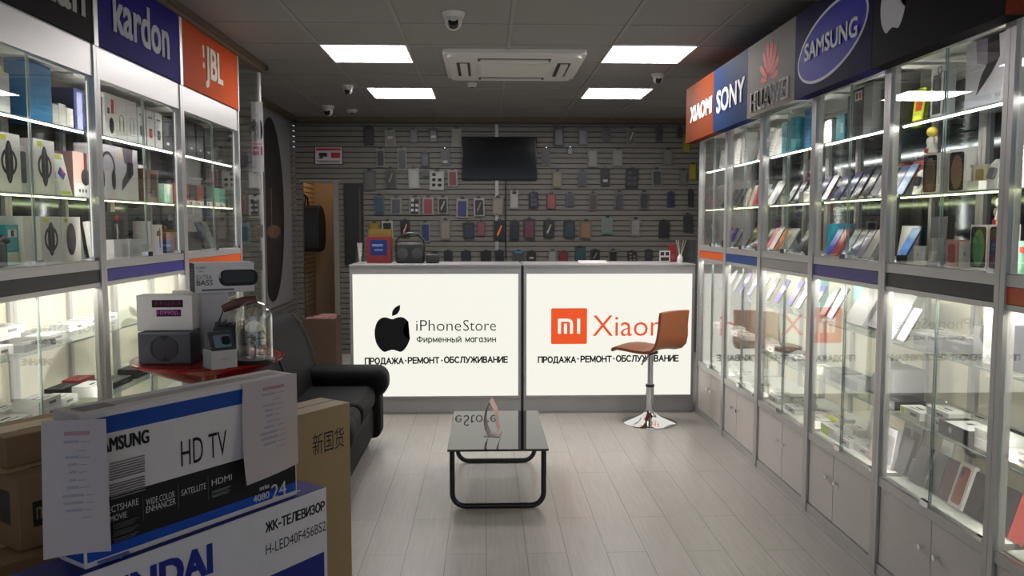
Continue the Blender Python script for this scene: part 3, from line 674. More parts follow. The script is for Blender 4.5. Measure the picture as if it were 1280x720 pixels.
row('R4', 'U2', [B(1020, 'small white rounded carton', (.09, .06, .12), WH), B(1031, 'white carton with slanted lid', (.09, .06, .13), (214, 212, 208)), B(1046, 'small teal carton', (.10, .06, .14), TEAL, p={'front': [('rect', (210, 220, 214), .02, .07, .03, .05)]}), B(1057, 'slim black carton', (.05, .05, .22), (26, 26, 28)),
                 B(1071, 'black carton with a white label', (.11, .08, .24), (28, 28, 30), p={'front': [('rect', (220, 216, 210), 0, .205, .075, .045), ('rect', (40, 40, 44), -.015, .205, .02, .028), ('rect', (190, 40, 40), .018, .205, .02, .028), ('ring', (90, 90, 94), 0, .13, .018, .022)]}), B(1084, 'tall grey carton', (.09, .09, .27), (120, 120, 122)), B(1097, 'tallest black carton', (.12, .10, .30), (24, 24, 26), p={'front': lines(.12, .3, (70, 70, 74))})])
vi = (52, 46, 110)
row('R4', 'U1', [P(1020, 'blue violet tilted phone', scr=(60, 60, 120)), P(1029, 'white lit tilted phone', scr=(210, 206, 214)), P(1044, 'wide dark blue tilted phone', scr=vi, w=.085), P(1056, 'violet glossy tilted phone', scr=(90, 86, 150)), P(1067, 'deep navy tilted phone', scr=(40, 40, 80), h=.17), P(1079, 'tall black tilted phone', scr=(26, 24, 44), h=.175), P(1090, 'grey tilted phone', scr=(110, 110, 120)), P(1100, 'smoky tilted phone', scr=(60, 60, 66))])
row('R4', 'U0', [B(1019, 'bright blue backing carton', (.12, .03, .17), (24, 84, 150), dx=.2), B(1034, 'wide teal backing carton', (.16, .03, .17), (20, 140, 170), dx=.2, p={'front': lines(.16, .17, (60, 170, 196))}), B(1047, 'narrow teal backing carton', (.09, .03, .17), (20, 140, 170), dx=.22), P(1024, 'blue tilted phone', scr=(40, 56, 150)), P(1044, 'red tilted phone', c=(200, 50, 60), scr=(180, 40, 56)), P(1057, 'pale blue tilted phone', scr=(130, 150, 190)), P(1067, 'steel blue tilted phone', scr=(90, 110, 160)), P(1077, 'lilac tilted phone', scr=(170, 160, 190)), P(1087, 'white tilted phone', scr=(214, 212, 214), c=(210, 210, 214)), P(1096, 'grey tilted phone', scr=(130, 130, 136))])
def round_speaker(lab, side, dx, Y, z, o):
    X, s, rz = SIDE[side]; r = o['rad']; h = o['h']; t = thing('round_speaker', lab, 'speaker', (X + s * dx, Y, z + .0005), rz)
    MB().lathe([(r * .8, 0), (r, h * .15), (r, h * .8), (r * .85, h * .97), (r * .4, h)], mat(o['c'], .7, 0, .1, 200)).build('grille_body', t)
    b = MB(); b.tube([(-r * .3, 0, h), (-r * .3, 0, h + r * .3), (r * .3, 0, h + r * .3), (r * .3, 0, h)], r * .06, BLACK, 8); b.build('carry_loop', t)
def figurine(lab, side, dx, Y, z, o):
    X, s, rz = SIDE[side]; k = o.get('k', 1); t = thing('toy_figurine', lab, 'figurine', (X + s * dx, Y, z + .0005), rz)
    MB().lathe([(.025 * k, 0), (.026 * k, .01 * k), (.016 * k, .05 * k), (.012 * k, .075 * k)], mat((226, 222, 214), .4), 16).build('robe', t)
    MB().ball((0, 0, .095 * k), .026 * k, .024 * k, .024 * k, mat(o.get('hc', (214, 190, 70)), .5), 14).build('head', t)
    b = MB(); b.ball((-.03 * k, 0, .055 * k), .014 * k, .008 * k, .02 * k, mat((226, 222, 214), .4), 10); b.build('arm', t)
    b = MB(); b.ball((.03 * k, 0, .055 * k), .014 * k, .008 * k, .02 * k, mat((226, 222, 214), .4), 10); b.build('arm', t)
    MB().box(-.012 * k, .012 * k, -.028 * k, -.02 * k, .0, .02 * k, mat((190, 50, 46), .5)).build('red_plinth_block', t)
def watch_dock(lab, side, dx, Y, z, o):
    X, s, rz = SIDE[side]; t = thing('watch_dock', lab, 'watch', (X + s * dx, Y, z + .0005), rz)
    MB().prism([(0, 0), (.07, 0), (.05, .11), (.04, .115), (.025, .1)], -.035, .035, mat((206, 206, 204), .35), 'x').build('dock', t)
    b = MB(); b.M = Matrix.Translation((0, .012, .06)) @ Matrix.Rotation(R(-14), 4, 'X'); b.prism(rrect(0, 0, .036, .042, .01), -.012, 0, mat(o.get('c', (40, 40, 44)), .2), 'y'); b.build('watch_case', t)
row('R5', 'U2', [(round_speaker, 1122, 'dark round speaker with a carry loop', dict(rad=.055, h=.15, c=(40, 40, 42), dx=.2)),
                 B(1140, 'yellow green accessory card', (.09, .02, .17), (170, 186, 40), dx=.15, tilt=.1, p={'front': [('rect', (170, 60, 40), 0, .1, .05, .06), ('rect', (220, 214, 90), 0, .04, .06, .02)]}),
                 B(1167, 'white hang pack', (.13, .03, .22), (204, 204, 206), dx=.12, p={'front': [('rect', (34, 34, 36), -.02, .11, .06, .16), ('rect', (24, 24, 26), .042, .11, .025, .17), ('rect', (90, 90, 94), -.02, .12, .03, .1), ('ring', (60, 60, 64), 0, .205, .012, .016)]}),
                 B(1222, 'large headphone carton with portrait picture', (.24, .13, .25), (206, 202, 212), dx=.08, p={'front': [('poly', (150, 138, 160), [(-.06, .25), (.07, .25), (.07, .19), (.02, .15), (-.05, .17)]), ('poly', (44, 40, 48), [(.01, .25), (.075, .25), (.085, .17), (.04, .12), (-.05, .05), (-.02, .12), (.015, .16)]), ('rect', (176, 174, 184), 0, .025, .24, .045), ('text', (130, 128, 140), '20', .08, .03, .03, .025)],
                                                                          'right': [('rect', (40, 38, 42), .065, .125, .128, .246), ('ell', (100, 70, 84), .06, .18, .05, .04), ('rect', (190, 90, 60), .07, .14, .08, .018), ('ell', (70, 70, 76), .06, .07, .055, .05)]})])
APH = lambda c: {'front': [('rr', (24, 24, 26), -.004, .0825, .07, .15, .01), ('ell', c, -.002, .08, .028, .068)], 'right': [('rect', (170, 170, 172), .025, .10, .012, .012)], 'left': [('rect', (170, 170, 172), .025, .10, .012, .012)]}
row('R5', 'U1', [P(1113, 'navy tilted phone', scr=(60, 70, 100)), P(1124, 'blue grey tilted phone', scr=(100, 120, 150)), (watch_dock, 1139, 'pale grey watch dock', dict(dx=.12)),
                 B(1120, 'red back carton', (.12, .05, .17), (176, 44, 40), dx=.27), B(1146, 'red back carton', (.12, .05, .17), (176, 44, 40), dx=.27), (figurine, 1157, 'white toy figurine with a yellow head', dict(dx=.1, k=.9, zo=.166)),
                 B(1160, 'upright white phone carton', (.085, .05, .165), WH, dx=.08, yaw=.25, p=APH((110, 90, 80))), B(1193, 'upright white phone carton', (.085, .05, .17), WH, dx=.1, yaw=.25, p=APH((120, 96, 80))),
                 B(1221, 'short cream gadget carton', (.085, .05, .10), (196, 186, 160), dx=.13, p={'front': [('rr', (150, 130, 90), 0, .05, .05, .07, .01)]}), B(1213, 'small white price block', (.07, .03, .035), WH, dx=.05), (watch_dock, 1240, 'slim watch dock', dict(dx=.1, c=(90, 90, 96))), B(1250, 'tall white carton', (.06, .05, .17), (210, 208, 206), dx=.12)])
row('R5', 'U0', [P(1118, 'sky blue tilted phone', scr=(70, 110, 170), c=(60, 90, 140), h=.165), B(1132, 'broad white board with a dome picture', (.15, .01, .16), (222, 222, 220), dx=.17, tilt=.15, name='display_board', cat='display board', p={'front': [('ell', (200, 200, 204), .02, .1, .028, .028), ('ell', (150, 150, 156), .02, .1, .012, .012)]}),
                 B(1148, 'small white cube carton', (.07, .06, .075), WH, dx=.08, p={'front': [('rect', (170, 170, 174), 0, .04, .01, .012)]}), (round_speaker, 1128, 'little dark puck', dict(rad=.022, h=.035, c=(50, 50, 54), dx=.06)),
                 B(1172, 'square dark grey carton', (.13, .03, .2), (62, 62, 66), dx=.2), B(1163, 'slim white carton', (.03, .05, .11), (200, 200, 200), dx=.09),
                 B(1190, 'dusky pink speaker carton', (.075, .05, .105), (206, 150, 140), dx=.12, p={'front': [('rr', (176, 96, 90), 0, .05, .05, .075, .01)]}), B(1207, 'white carton with an emblem', (.075, .06, .1), WH, dx=.07, p={'front': [('apple', (170, 170, 174), 0, .055, .018)]}),
                 B(1226, 'white phone carton with green screen picture', (.085, .05, .165), WH, dx=.07, yaw=.2, p=APH((70, 120, 74))), B(1246, 'white phone carton with black screen picture', (.085, .05, .165), WH, dx=.08, yaw=.2, p=APH((40, 40, 46))), (figurine, 1248, 'white and red toy figurine', dict(dx=.1, k=.8, hc=(214, 210, 200), zo=.166))])
row('R6', 'U1', [B(1276, 'pale pink carton', (.1, .06, .2), (206, 186, 196), dx=.06)])
row('R6', 'U0', [B(1275, 'mint green carton', (.08, .05, .11), (130, 200, 160), dx=.06, p={'front': [('rect', (210, 60, 60), .015, .08, .03, .02)]})])

# ------------------------------------------------------------------ goods: counter side run, lower shelves
GB = (104, 104, 104)
def flat(pos, desc, s=(.16, .09, .035), c=WH, **k):
    pr = k.pop('p', None) or {'top': topmark(s[0], s[1]), 'front': [('rect', (120, 120, 124), .02, s[2] * .5, s[0] * .3, s[2] * .3)]}
    return B(pos, desc, s, c, p=pr, **k)
for cab, a, b in (('R1', 6.45, 5.95), ('R2', 5.75, 5.2)):
    n = 4
    row(cab, 'D2', [P(a + (b - a) * i / (n - 1), ('lilac', 'white', 'grey', 'violet')[i] + ' faced tilted phone', scr=((150, 140, 200), (214, 214, 216), (130, 130, 136), (110, 80, 160))[i], h=.17, dx=.14, stand=False) for i in range(n)])
    row(cab, 'D1', [flat(a + (b - a) * i / 2, 'flat white phone carton', dx=.1 + .05 * (i % 2)) for i in range(3)])
    row(cab, 'D0', [flat(a + (b - a) * i / 3, 'flat pale phone carton', dx=.08 + .04 * (i % 2), c=(214, 212, 206)) for i in range(4)])
row('R3', 'D2', [P(4.98, 'violet faced tilted phone', scr=(110, 100, 190), h=.18, dx=.14, stand=False), P(4.84, 'white faced tilted phone', scr=(216, 216, 218), h=.18, dx=.14, stand=False), B(4.72, 'pale teal carton', (.12, .05, .2), (120, 190, 180), dx=.2), P(4.6, 'royal blue faced tilted phone', scr=(60, 60, 170), h=.18, dx=.12, stand=False), P(4.47, 'grey faced tilted phone', scr=(140, 140, 146), h=.18, dx=.14, stand=False)])
row('R3', 'D1', [flat(4.97, 'flat dark grey carton', c=(60, 60, 64), s=(.2, .12, .05)), flat(4.76, 'flat white phone carton'), flat(4.6, 'flat grey carton', c=GB), flat(4.44, 'flat cream carton', c=(214, 210, 190))])
row('R3', 'D0', [flat(y, 'flat white phone carton', dx=d) for y, d in ((5.0, .06), (4.86, .16), (4.72, .06), (4.58, .17), (4.44, .07))] + [flat(4.44, 'flat white carton with yellow end', s=(.15, .09, .04), dx=.2, p={'front': [('rect', (200, 214, 60), 0, .02, .15, .04)], 'top': topmark(.15, .09)})])
row('R4', 'D2', [P(4.2, 'lilac faced tilted phone', scr=(190, 186, 214), h=.19, dx=.12, stand=False), B(4.08, 'pale teal carton', (.12, .05, .2), (120, 190, 180), dx=.22), P(4.0, 'slim silver tilted phone', scr=(200, 204, 208), h=.2, dx=.14, stand=False),
                 B(3.86, 'broad grey slanted display board', (.2, .04, .24), GB, tilt=.5, dx=.08, name='display_board', cat='display board', p={'front': [('ell', (110, 90, 200), .03, .12, .014, .006)]}), B(3.66, 'narrow grey slanted display board', (.13, .04, .2), (116, 116, 116), tilt=.55, dx=.1, name='display_board', cat='display board'), P(3.56, 'white faced tilted phone', scr=(220, 220, 224), c=(60, 60, 66), h=.16, dx=.07, stand=False)])
row('R4', 'D1', [flat(4.16, 'flat black carton', c=(44, 44, 48), s=(.2, .12, .055), dx=.08), flat(3.98, 'flat grey carton', c=(120, 122, 124), s=(.2, .13, .05), dx=.08), B(3.84, 'grey slanted display board', (.11, .04, .19), GB, tilt=.6, dx=.1, name='display_board', cat='display board'), B(3.7, 'square grey display block', (.16, .14, .16), (112, 112, 114), dx=.12, name='display_block', cat='display block', p={'front': [('text', (110, 110, 114), 'XS', 0, .08, .03, .02)]}), flat(3.58, 'flat black tray', c=(40, 42, 44), s=(.12, .14, .04), dx=.06)])
row('R4', 'D0', [flat(4.18, 'flat white carton with lime end', dx=.06, s=(.17, .1, .05), p={'front': [('rect', (190, 224, 60), -.03, .025, .1, .05)], 'top': topmark(.17, .1)}), flat(4.0, 'flat white phone carton', dx=.06), flat(4.02, 'flat white phone carton', dx=.2), flat(3.84, 'flat white phone carton', dx=.08), flat(3.86, 'flat pale carton', dx=.22, c=(206, 206, 200)),
                 B(3.7, 'clear pinkish hanging case pack', (.085, .02, .18), (206, 186, 180), dx=.07, tilt=.15, name='phone_case_pack', cat='phone case', p={'front': [('rr', (222, 206, 202), 0, .08, .065, .13, .01)]}), B(3.59, 'clear grey hanging case pack', (.085, .02, .18), (170, 170, 174), dx=.09, tilt=.15, name='phone_case_pack', cat='phone case', p={'front': [('rr', (120, 120, 124), 0, .08, .065, .13, .01)]}), flat(3.66, 'flat white tray', dx=.22)])
row('R5', 'D2', [B(1122, 'tall grey slanted display board', (.15, .04, .24), GB, tilt=.5, dx=.1, name='display_board', cat='display board'), P(1112, 'pale silver tilted phone', scr=(140, 144, 150), c=(150, 154, 158), dx=.06, h=.17, stand=False), flat(1142, 'flat grey carton', c=(120, 120, 122), s=(.18, .12, .05), dx=.1), flat(1172, 'flat charcoal carton', c=(70, 70, 74), s=(.16, .12, .045), dx=.12), flat(1167, 'flat white phone carton', dx=.28),
                 B(1196, 'stepped grey display block', (.14, .14, .12), (112, 112, 114), dx=.15, name='display_block', cat='display block'), B(1234, 'broad white upright carton', (.17, .08, .22), (226, 226, 228), dx=.1), flat(1215, 'flat pale carton', dx=.3, c=(210, 210, 206))])
gl_ = {'front': [('rect', (190, 220, 70), -.06, .0175, .03, .03), ('rect', (120, 120, 124), .03, .0175, .05, .012)], 'top': topmark(.16, .09)}
row('R5', 'D1', [flat(3.38, 'flat white phone carton with lime end', dx=.07, p=gl_), flat(3.42, 'flat white phone carton', dx=.2), flat(3.22, 'flat white phone carton', dx=.23), flat(3.2, 'flat white phone carton', dx=.09), flat(3.2, 'flat white phone carton', dx=.1, zo=.036),
                 B(3.0, 'black and white carton with emblem', (.2, .12, .055), (34, 34, 36), dx=.05, p={'top': [('rect', (226, 226, 226), .02, .06, .16, .118), ('apple', (50, 50, 54), .0, .07, .03)], 'front': [('apple', (220, 220, 224), -.02, .03, .022)]}), flat(2.99, 'flat black carton', c=(40, 40, 42), s=(.16, .1, .03), dx=.2), flat(2.95, 'flat white phone carton', dx=.31), flat(2.8, 'flat white phone carton', dx=.07), flat(2.8, 'flat white phone carton', dx=.07, zo=.036), flat(2.78, 'flat white phone carton', dx=.2), flat(2.84, 'flat pale carton', dx=.31, c=(206, 206, 200))])
def fcase(pos, desc, c, **k):
    pr = k.pop('p', None)
    return B(pos, desc, (.085, .016, .165), c, tilt=k.pop('tilt', .3), dx=k.pop('dx', .1), name='folio_case', cat='phone case', p=pr, r=.7, **k)
row('R5', 'D0', [fcase(1131, 'charcoal folio case', (52, 52, 56)), fcase(1154, 'charcoal folio case', (46, 46, 50)), fcase(1175, 'charcoal folio case', (56, 56, 62)), fcase(1193, 'dark maroon folio case', (92, 46, 42)),
                 B(1211, 'white boxed case with a red brown phone picture', (.09, .02, .18), (224, 220, 216), tilt=.3, dx=.09, name='boxed_case', cat='phone case', p={'front': [('rr', (150, 74, 58), 0, .09, .06, .15, .012), ('ell', (40, 30, 30), -.012, .14, .01, .02), ('apple', (90, 50, 46), 0, .08, .01)]}),
                 fcase(1228, 'black folio case', (32, 32, 34)), fcase(1243, 'black folio case', (36, 36, 40), p={'front': [('apple', (90, 90, 94), 0, .09, .012)]})] +
    [B(px, d, (.08, .012, .17), c, tilt=.2, dx=.24, name='phone_case_pack', cat='phone case', p={'front': [('rr', c2, 0, .08, .062, .13, .012)]}) for px, d, c, c2 in ((1112, 'clear hanging case pack', (214, 212, 210), (226, 222, 218)), (1124, 'pinkish hanging case pack', (214, 200, 194), (206, 180, 172)), (1137, 'smoke hanging case pack', (150, 150, 154), (100, 100, 104)), (1150, 'dark hanging case pack', (120, 120, 124), (70, 70, 74)), (1163, 'pearl hanging case pack', (220, 220, 218), (206, 206, 204)))] +
    [flat(1190, 'flat white phone carton', dx=.26), flat(1222, 'flat white phone carton', dx=.26)])
row('R6', 'D1', [flat(1272, 'flat white phone carton', dx=.08)]); row('R6', 'D2', [B(1276, 'dark upright carton', (.1, .06, .16), (50, 50, 60), dx=.1)])
row('R6', 'D0', [fcase(1268, 'black folio case', (34, 34, 36)), fcase(1277, 'red brown folio case', (140, 52, 46))])

# ------------------------------------------------------------------ goods: sofa side run
row('L1', 'U2', [B(9.5, 'white leaning box', (.12, .05, .16), (210, 208, 204), dx=.07), (figurine, 12, 'dark toy with a yellow tag', dict(dx=.2, k=2, hc=(200, 200, 60))), B(52, 'tall bright blue carton', (.17, .1, .25), (36, 128, 186), dx=.1, p={'front': lines(.24, .26, (80, 160, 206)), 'left': [('rect', (30, 104, 156), .05, .13, .1, .26)]}),
                 B(74, 'white rounded card', (.05, .03, .10), (224, 222, 216), dx=.1), B(83, 'white rounded card', (.06, .03, .11), (224, 222, 216), dx=.1), B(92, 'white rounded card', (.06, .03, .10), (216, 214, 208), dx=.1), B(106, 'tall dark blue tube carton', (.10, .1, .2), (50, 56, 110), dx=.1, p={'front': [('rect', (150, 156, 190), 0, .1, .05, .17)]})])
row('L1', 'U1', [B(16, 'white carton with a wristband picture', (.16, .1, .235), (222, 220, 216), dx=.1, p={'front': band(.16, .235)}), B(34, 'slim carton with grey speaker picture', (.08, .08, .2), (190, 190, 190), dx=.12, p={'front': [('rr', (90, 92, 96), 0, .11, .04, .13, .01)]}), B(60, 'white carton with a wristband picture', (.165, .1, .235), (222, 220, 216), dx=.1, p={'front': band(.16, .235)}),
                 B(86, 'white leaning card with a colour rhombus', (.10, .02, .19), (228, 226, 224), dx=.08, tilt=.2, p={'front': [('poly', (70, 60, 170), [(0, .07), (.035, .1), (.0, .13), (-.035, .1)]), ('poly', (190, 80, 120), [(0, .1), (.035, .1), (0, .13)]), ('rect', (190, 206, 60), 0, .175, .06, .02), ('rect', (190, 206, 60), 0, .012, .08, .014)]}),
                 B(108, 'pink carton with a round gadget picture', (.17, .08, .215), (222, 176, 166), dx=.13, p={'front': [('rect', (200, 202, 206), 0, .035, .17, .07), ('ell', (50, 48, 54), .03, .1, .04, .04), ('rect', (90, 60, 66), .035, .175, .03, .08)] + [('ell', (70, 70, 76), -.03 + .03 * i, .035, .008, .008) for i in range(3)]})])
def cam_mount(lab, side, dx, Y, z, o):
    X, s, rz = SIDE[side]; t = thing('camera_mount', lab, 'camera mount', (X + s * dx, Y, z + .0005), rz)
    MB().rbox(-.07, .03, .0, .06, 0, .1, .012, BLACK).build('base_body', t)
    b = MB(); b.M = Matrix.Rotation(R(-18), 4, 'Y'); b.rbox(-.05, 0, .01, .045, .09, .2, .01, BLACK); b.build('upright_arm', t)
    b = MB().tube([(.0, .03, .09), (.05, .03, .115), (.09, .03, .1)], .012, BLACK, 8); b.build('clamp', t)
row('L1', 'U0', [(cam_mount, 15, 'black camera mount', dict(dx=.08)), B(30, 'teal and white bottle carton', (.08, .07, .165), (70, 170, 180), dx=.12, p={'front': [('rect', (228, 230, 226), 0, .13, .06, .03), ('rect', (30, 60, 70), 0, .13, .02, .025), ('rect', (214, 226, 200), 0, .03, .08, .05)]}), B(44, 'slim white carton', (.09, .1, .2), (222, 220, 216), dx=.1),
                 B(62, 'white carton with a wristband picture', (.16, .1, .2), (222, 220, 216), dx=.08, p={'front': band(.16, .2)}), B(89, 'white carton with a dark disc picture', (.17, .1, .2), (222, 220, 216), dx=.08, p={'front': disc(.17, .2)}), B(102, 'narrow grey card', (.05, .02, .16), (120, 120, 120), dx=.14, tilt=.1), B(114, 'white card with a grey phone frame', (.1, .02, .18), (220, 220, 218), dx=.1, tilt=.15, p={'front': [('rr', (110, 112, 116), .005, .085, .07, .13, .01), ('rr', (170, 176, 178), .005, .085, .045, .09, .008)]}), (round_speaker, 72, 'dark headset on the cartons', dict(rad=.05, h=.05, c=(40, 40, 42), dx=.2))])
tw = lambda pic: {'front': pic}
row('L2', 'U2', [B(133, 'purple and black carton', (.08, .07, .2), (60, 40, 84), dx=.1)] + [B(px, 'tall white carton with ' + d, (.12, .08, .225), (224, 220, 216), dx=.09, p=tw(pic)) for px, d, pic in (
    (143, 'a red and black gadget', [('ell', (34, 34, 36), .01, .07, .025, .04), ('rect', (190, 40, 50), .025, .165, .03, .07), ('rr', (40, 40, 44), -.02, .14, .02, .03, .005)]), (156, 'a gold headphone', headp(.1, .2, (170, 160, 120))), (169, 'a silver headphone', headp(.1, .2, (180, 180, 180))))] +
    [B(px, d, (.10, .08, .21), (224, 222, 220), dx=.09, p=tw(pic)) for px, d, pic in ((182, 'white carton with a dark cube', gad(.1, .2, (44, 50, 54), (80, 90, 90))), (193, 'white carton with a red cube', gad(.1, .2, (190, 56, 52), (220, 120, 110))), (203, 'white carton with a teal cube', gad(.1, .2, (60, 80, 84), (110, 130, 130))))] + [B(214, 'black carton with a silver mark', (.13, .1, .2), (28, 28, 30), dx=.09, p={'front': [('ell', (190, 190, 194), 0, .05, .02, .008)]})])
row('L2', 'U1', [B(151, 'large headphone carton with portrait picture', (.44, .12, .27), (204, 200, 206), dx=.09, p={'front': [('rect', (188, 184, 194), -.13, .135, .17, .27), ('ring', (36, 34, 38), -.13, .16, .062, .078, -30, 210), ('ell', (36, 34, 38), -.19, .1, .022, .05), ('ell', (36, 34, 38), -.07, .1, .022, .05), ('rect', (220, 200, 180), -.0, .23, .05, .05), ('poly', (96, 84, 96), [(.04, .27), (.16, .27), (.15, .2), (.1, .17), (.06, .2)]), ('poly', (44, 40, 46), [(.09, .2), (.16, .2), (.16, .14), (.1, .1), (.02, .05), (.03, .1), (.08, .15)])]}),
                 B(192, 'brown wooden looking carton', (.19, .12, .185), (120, 86, 56), dx=.1, p={'front': [('rect', (40, 34, 34), .03, .095, .09, .13), ('rect', (70, 50, 36), -.07, .09, .01, .17)]}), B(186, 'white folded leaflet', (.12, .02, .23), (224, 224, 224), dx=.25, tilt=.1), B(213, 'pale green gift bag', (.13, .07, .12), (150, 196, 176), dx=.14, p={'front': [('poly', (206, 210, 200), [(-.05, .12), (.05, .12), (0, .03)])]})])
row('L2', 'U0', [B(147, 'black carton with a red dot', (.26, .1, .23), (34, 34, 36), dx=.12, p={'front': [('ell', (190, 50, 56), .0, .2, .02, .016), ('rect', (200, 200, 200), 0, .12, .015, .1), ('ring', (70, 70, 74), .07, .1, .04, .05)]}), B(138, 'small white cube carton', (.09, .06, .09), (214, 214, 216), dx=.05), B(169, 'low white carton', (.15, .06, .09), (214, 214, 216), dx=.05, p={'front': lines(.15, .09)}), B(166, 'tiny black bottle', (.03, .03, .04), (30, 30, 32), dx=.13), B(187, 'tall plain white carton', (.08, .07, .185), (226, 226, 228), dx=.1),
                 B(198, 'tall white carton with a selfie stick', (.10, .07, .165), (226, 226, 228), dx=.08, p={'front': [('rect', (40, 40, 44), .01, .09, .012, .11), ('rr', (40, 40, 44), -.005, .115, .05, .03, .008)]}), B(215, 'black speaker carton', (.17, .1, .12), (32, 32, 34), dx=.08, p={'front': lines(.17, .12, (90, 90, 94))})])
row('L3', 'U2', [B(px, 'black speaker carton', (.13, .1, h), (28, 30, 30), dx=.09, p={'front': [('ell', (170, 170, 174), 0, .06, .02, .007), ('rect', (60, 62, 64), 0, h * .6, .07, h * .3)]}) for px, h in ((233, .235), (243, .23), (254, .23), (265, .22))] + [B(274, 'short black speaker carton', (.12, .1, .12), (30, 32, 32), dx=.08), B(284, 'grey white carton', (.14, .08, .12), (160, 160, 158), dx=.14)])
row('L3', 'U1', [B(260, 'long red and cream banner card', (.95, .008, .14), (224, 206, 186), dx=.33, name='banner_card', cat='banner', p={'front': [('rect', (214, 62, 36), 0, .11, .95, .05)]})] +
    [B(px, c[0] + ' fabric speaker in a clear pack', (.13, .07, .13), c[1], dx=.09, name='fabric_speaker', cat='speaker', r=.8, p={'front': [('rect', (214, 210, 206), 0, .015, .13, .03), ('rect', (180, 60, 60), -.03, .012, .03, .012)]}) for px, c in ((233, ('brick red', (140, 60, 54))), (242, ('black', (34, 36, 36))), (252, ('dark red', (130, 50, 48))), (264, ('forest green', (44, 74, 60))), (275, ('mint green', (110, 170, 140))), (286, ('sea green', (80, 150, 130))))])
row('L3', 'U0', [B(244, 'black speaker carton', (.24, .1, .12), (30, 32, 34), dx=.09, p={'front': lines(.24, .12, (100, 104, 106))}), B(285, 'black speaker carton', (.22, .1, .125), (30, 32, 34), dx=.09, p={'front': lines(.22, .12, (100, 104, 106))}), P(262, 'black framed leaning tablet', w=.12, h=.19, scr=(70, 76, 80), tilt=.35, stand=False), P(271, 'silver framed leaning tablet', w=.12, h=.19, scr=(110, 116, 118), c=(190, 192, 194), tilt=.4, stand=False)])
# lower shelves, sofa side
row('L1', 'D2', [flat(3.1, 'flat white phone carton', dx=.25), flat(3.22, 'flat white phone carton', dx=.1), flat(3.42, 'flat black tablet carton', c=(40, 40, 44), s=(.24, .16, .03), dx=.06), flat(3.55, 'flat white phone carton', dx=.26), flat(3.58, 'flat pale carton', dx=.1, c=(206, 206, 200)), flat(3.7, 'flat grey carton', dx=.2, c=(150, 152, 152)), flat(3.02, 'lime green topped carton', s=(.12, .1, .04), c=(190, 220, 60), dx=.07), flat(3.55, 'flat white tablet carton', dx=.24, s=(.22, .1, .04), zo=.036)])
row('L1', 'D1', [flat(y, 'flat white phone carton', dx=d, zo=zo, s=(.18, .11, .04)) for y, d, zo in ((3.05, .08, 0), (3.05, .08, .041), (3.3, .1, 0), (3.28, .24, 0), (3.5, .08, 0), (3.52, .09, .041), (3.52, .24, 0), (3.72, .12, 0))])
row('L1', 'D0', [flat(y, 'flat white phone carton', dx=d, zo=zo, s=(.18, .11, .045)) for y, d, zo in ((3.1, .08, 0), (3.1, .08, .046), (3.32, .1, 0), (3.5, .08, 0), (3.7, .12, 0), (3.7, .12, .046))])
row('L2', 'D2', [flat(4.0, 'flat white phone carton', dx=.2), flat(4.2, 'flat white phone carton', dx=.22), flat(4.4, 'flat white phone carton', dx=.22)])
row('L2', 'D1', [flat(3.98, 'flat white phone carton', dx=.07, s=(.16, .12, .05)), flat(4.0, 'flat black phone carton', c=(36, 36, 40), dx=.24), flat(4.2, 'flat black tablet carton', c=(40, 40, 44), s=(.22, .14, .03), dx=.08), flat(4.22, 'flat maroon carton', c=(130, 44, 52), dx=.27), flat(4.45, 'flat black phone carton', c=(36, 36, 40), dx=.08, s=(.18, .1, .05)), flat(4.65, 'flat white phone carton', dx=.16)])
row('L2', 'D0', [flat(4.0 + .2 * i, 'flat white phone carton', dx=.1, s=(.16, .12, .05)) for i in range(4)])
row('L3', 'D2', [flat(5.1 + .25 * i, 'flat white phone carton', dx=.14) for i in range(3)])
row('L3', 'D1', [flat(5.1 + .25 * i, 'flat pale carton', dx=.12, c=(206, 204, 196)) for i in range(3)])

build_rows()

# ------------------------------------------------------------------ packs hung on the slatted back wall
YP = YB - .035
def wall_pack(label, cat, px, py, wpx, hpx, frame, inner, extra=None, group=None, tiltr=0, name='phone_case_pack'):
    k = YP / F / 3.69; p = atY(px, py, YP); w, h = wpx * k, hpx * k
    t = thing(name, label, cat, (p.x, YP, p.z), 0, group); t.rotation_euler = (0, tiltr, 0)
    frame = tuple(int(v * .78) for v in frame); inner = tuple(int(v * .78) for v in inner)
    MB().prism(rrect(0, -h * .03, w, h * .92, .006), .004, .012, mat(frame, .5), 'y').build('card', t)
    MB().prism(rrect(0, -h * .06, w * .72, h * .74, .012), -.006, .004, mat(inner, .35), 'y').build('case', t)
    b = MB(); b.prism([(-w * .2, h * .40), (w * .2, h * .40), (w * .12, h * .52), (-w * .12, h * .52)], .002, .010, BLACK, 'y').tube([(0, -.02, h * .47), (0, .0355, h * .47)], .003, CHROME, 6); b.build('hang_hook', t)
    if extra:
        q = MB(); q.M = Matrix.Translation((-0, -.006, -h * .5)); draw(q, 'front', extra(w, h), (w, .01, h)); q.build('print', t)
    return t
GRY, LG, BK, NV = (96, 96, 94), (160, 158, 150), (34, 34, 36), (40, 54, 96)
sq = lambda c: (lambda w, h: [('poly', c, [(-w * .2, h * .2), (-w * .05, h * .3), (w * .1, h * .5), (w * .22, h * .7), (w * .12, h * .72), (0, h * .55), (-w * .2, h * .35)])])
blk = lambda c, z=.3: (lambda w, h: [('rect', c, 0, h * z, w * .5, h * .14)])
dots = lambda c: (lambda w, h: [('rr', c, -w * .2 + w * .4 * (i % 2), h * (.25 + .25 * (i // 2)), w * .24, h * .14, .004) for i in range(5)])
def PX(l, ox): return [(ox + x / 3.69, 140 + y / 3.69, w_, h_, *r) for x, y, w_, h_, *r in l]
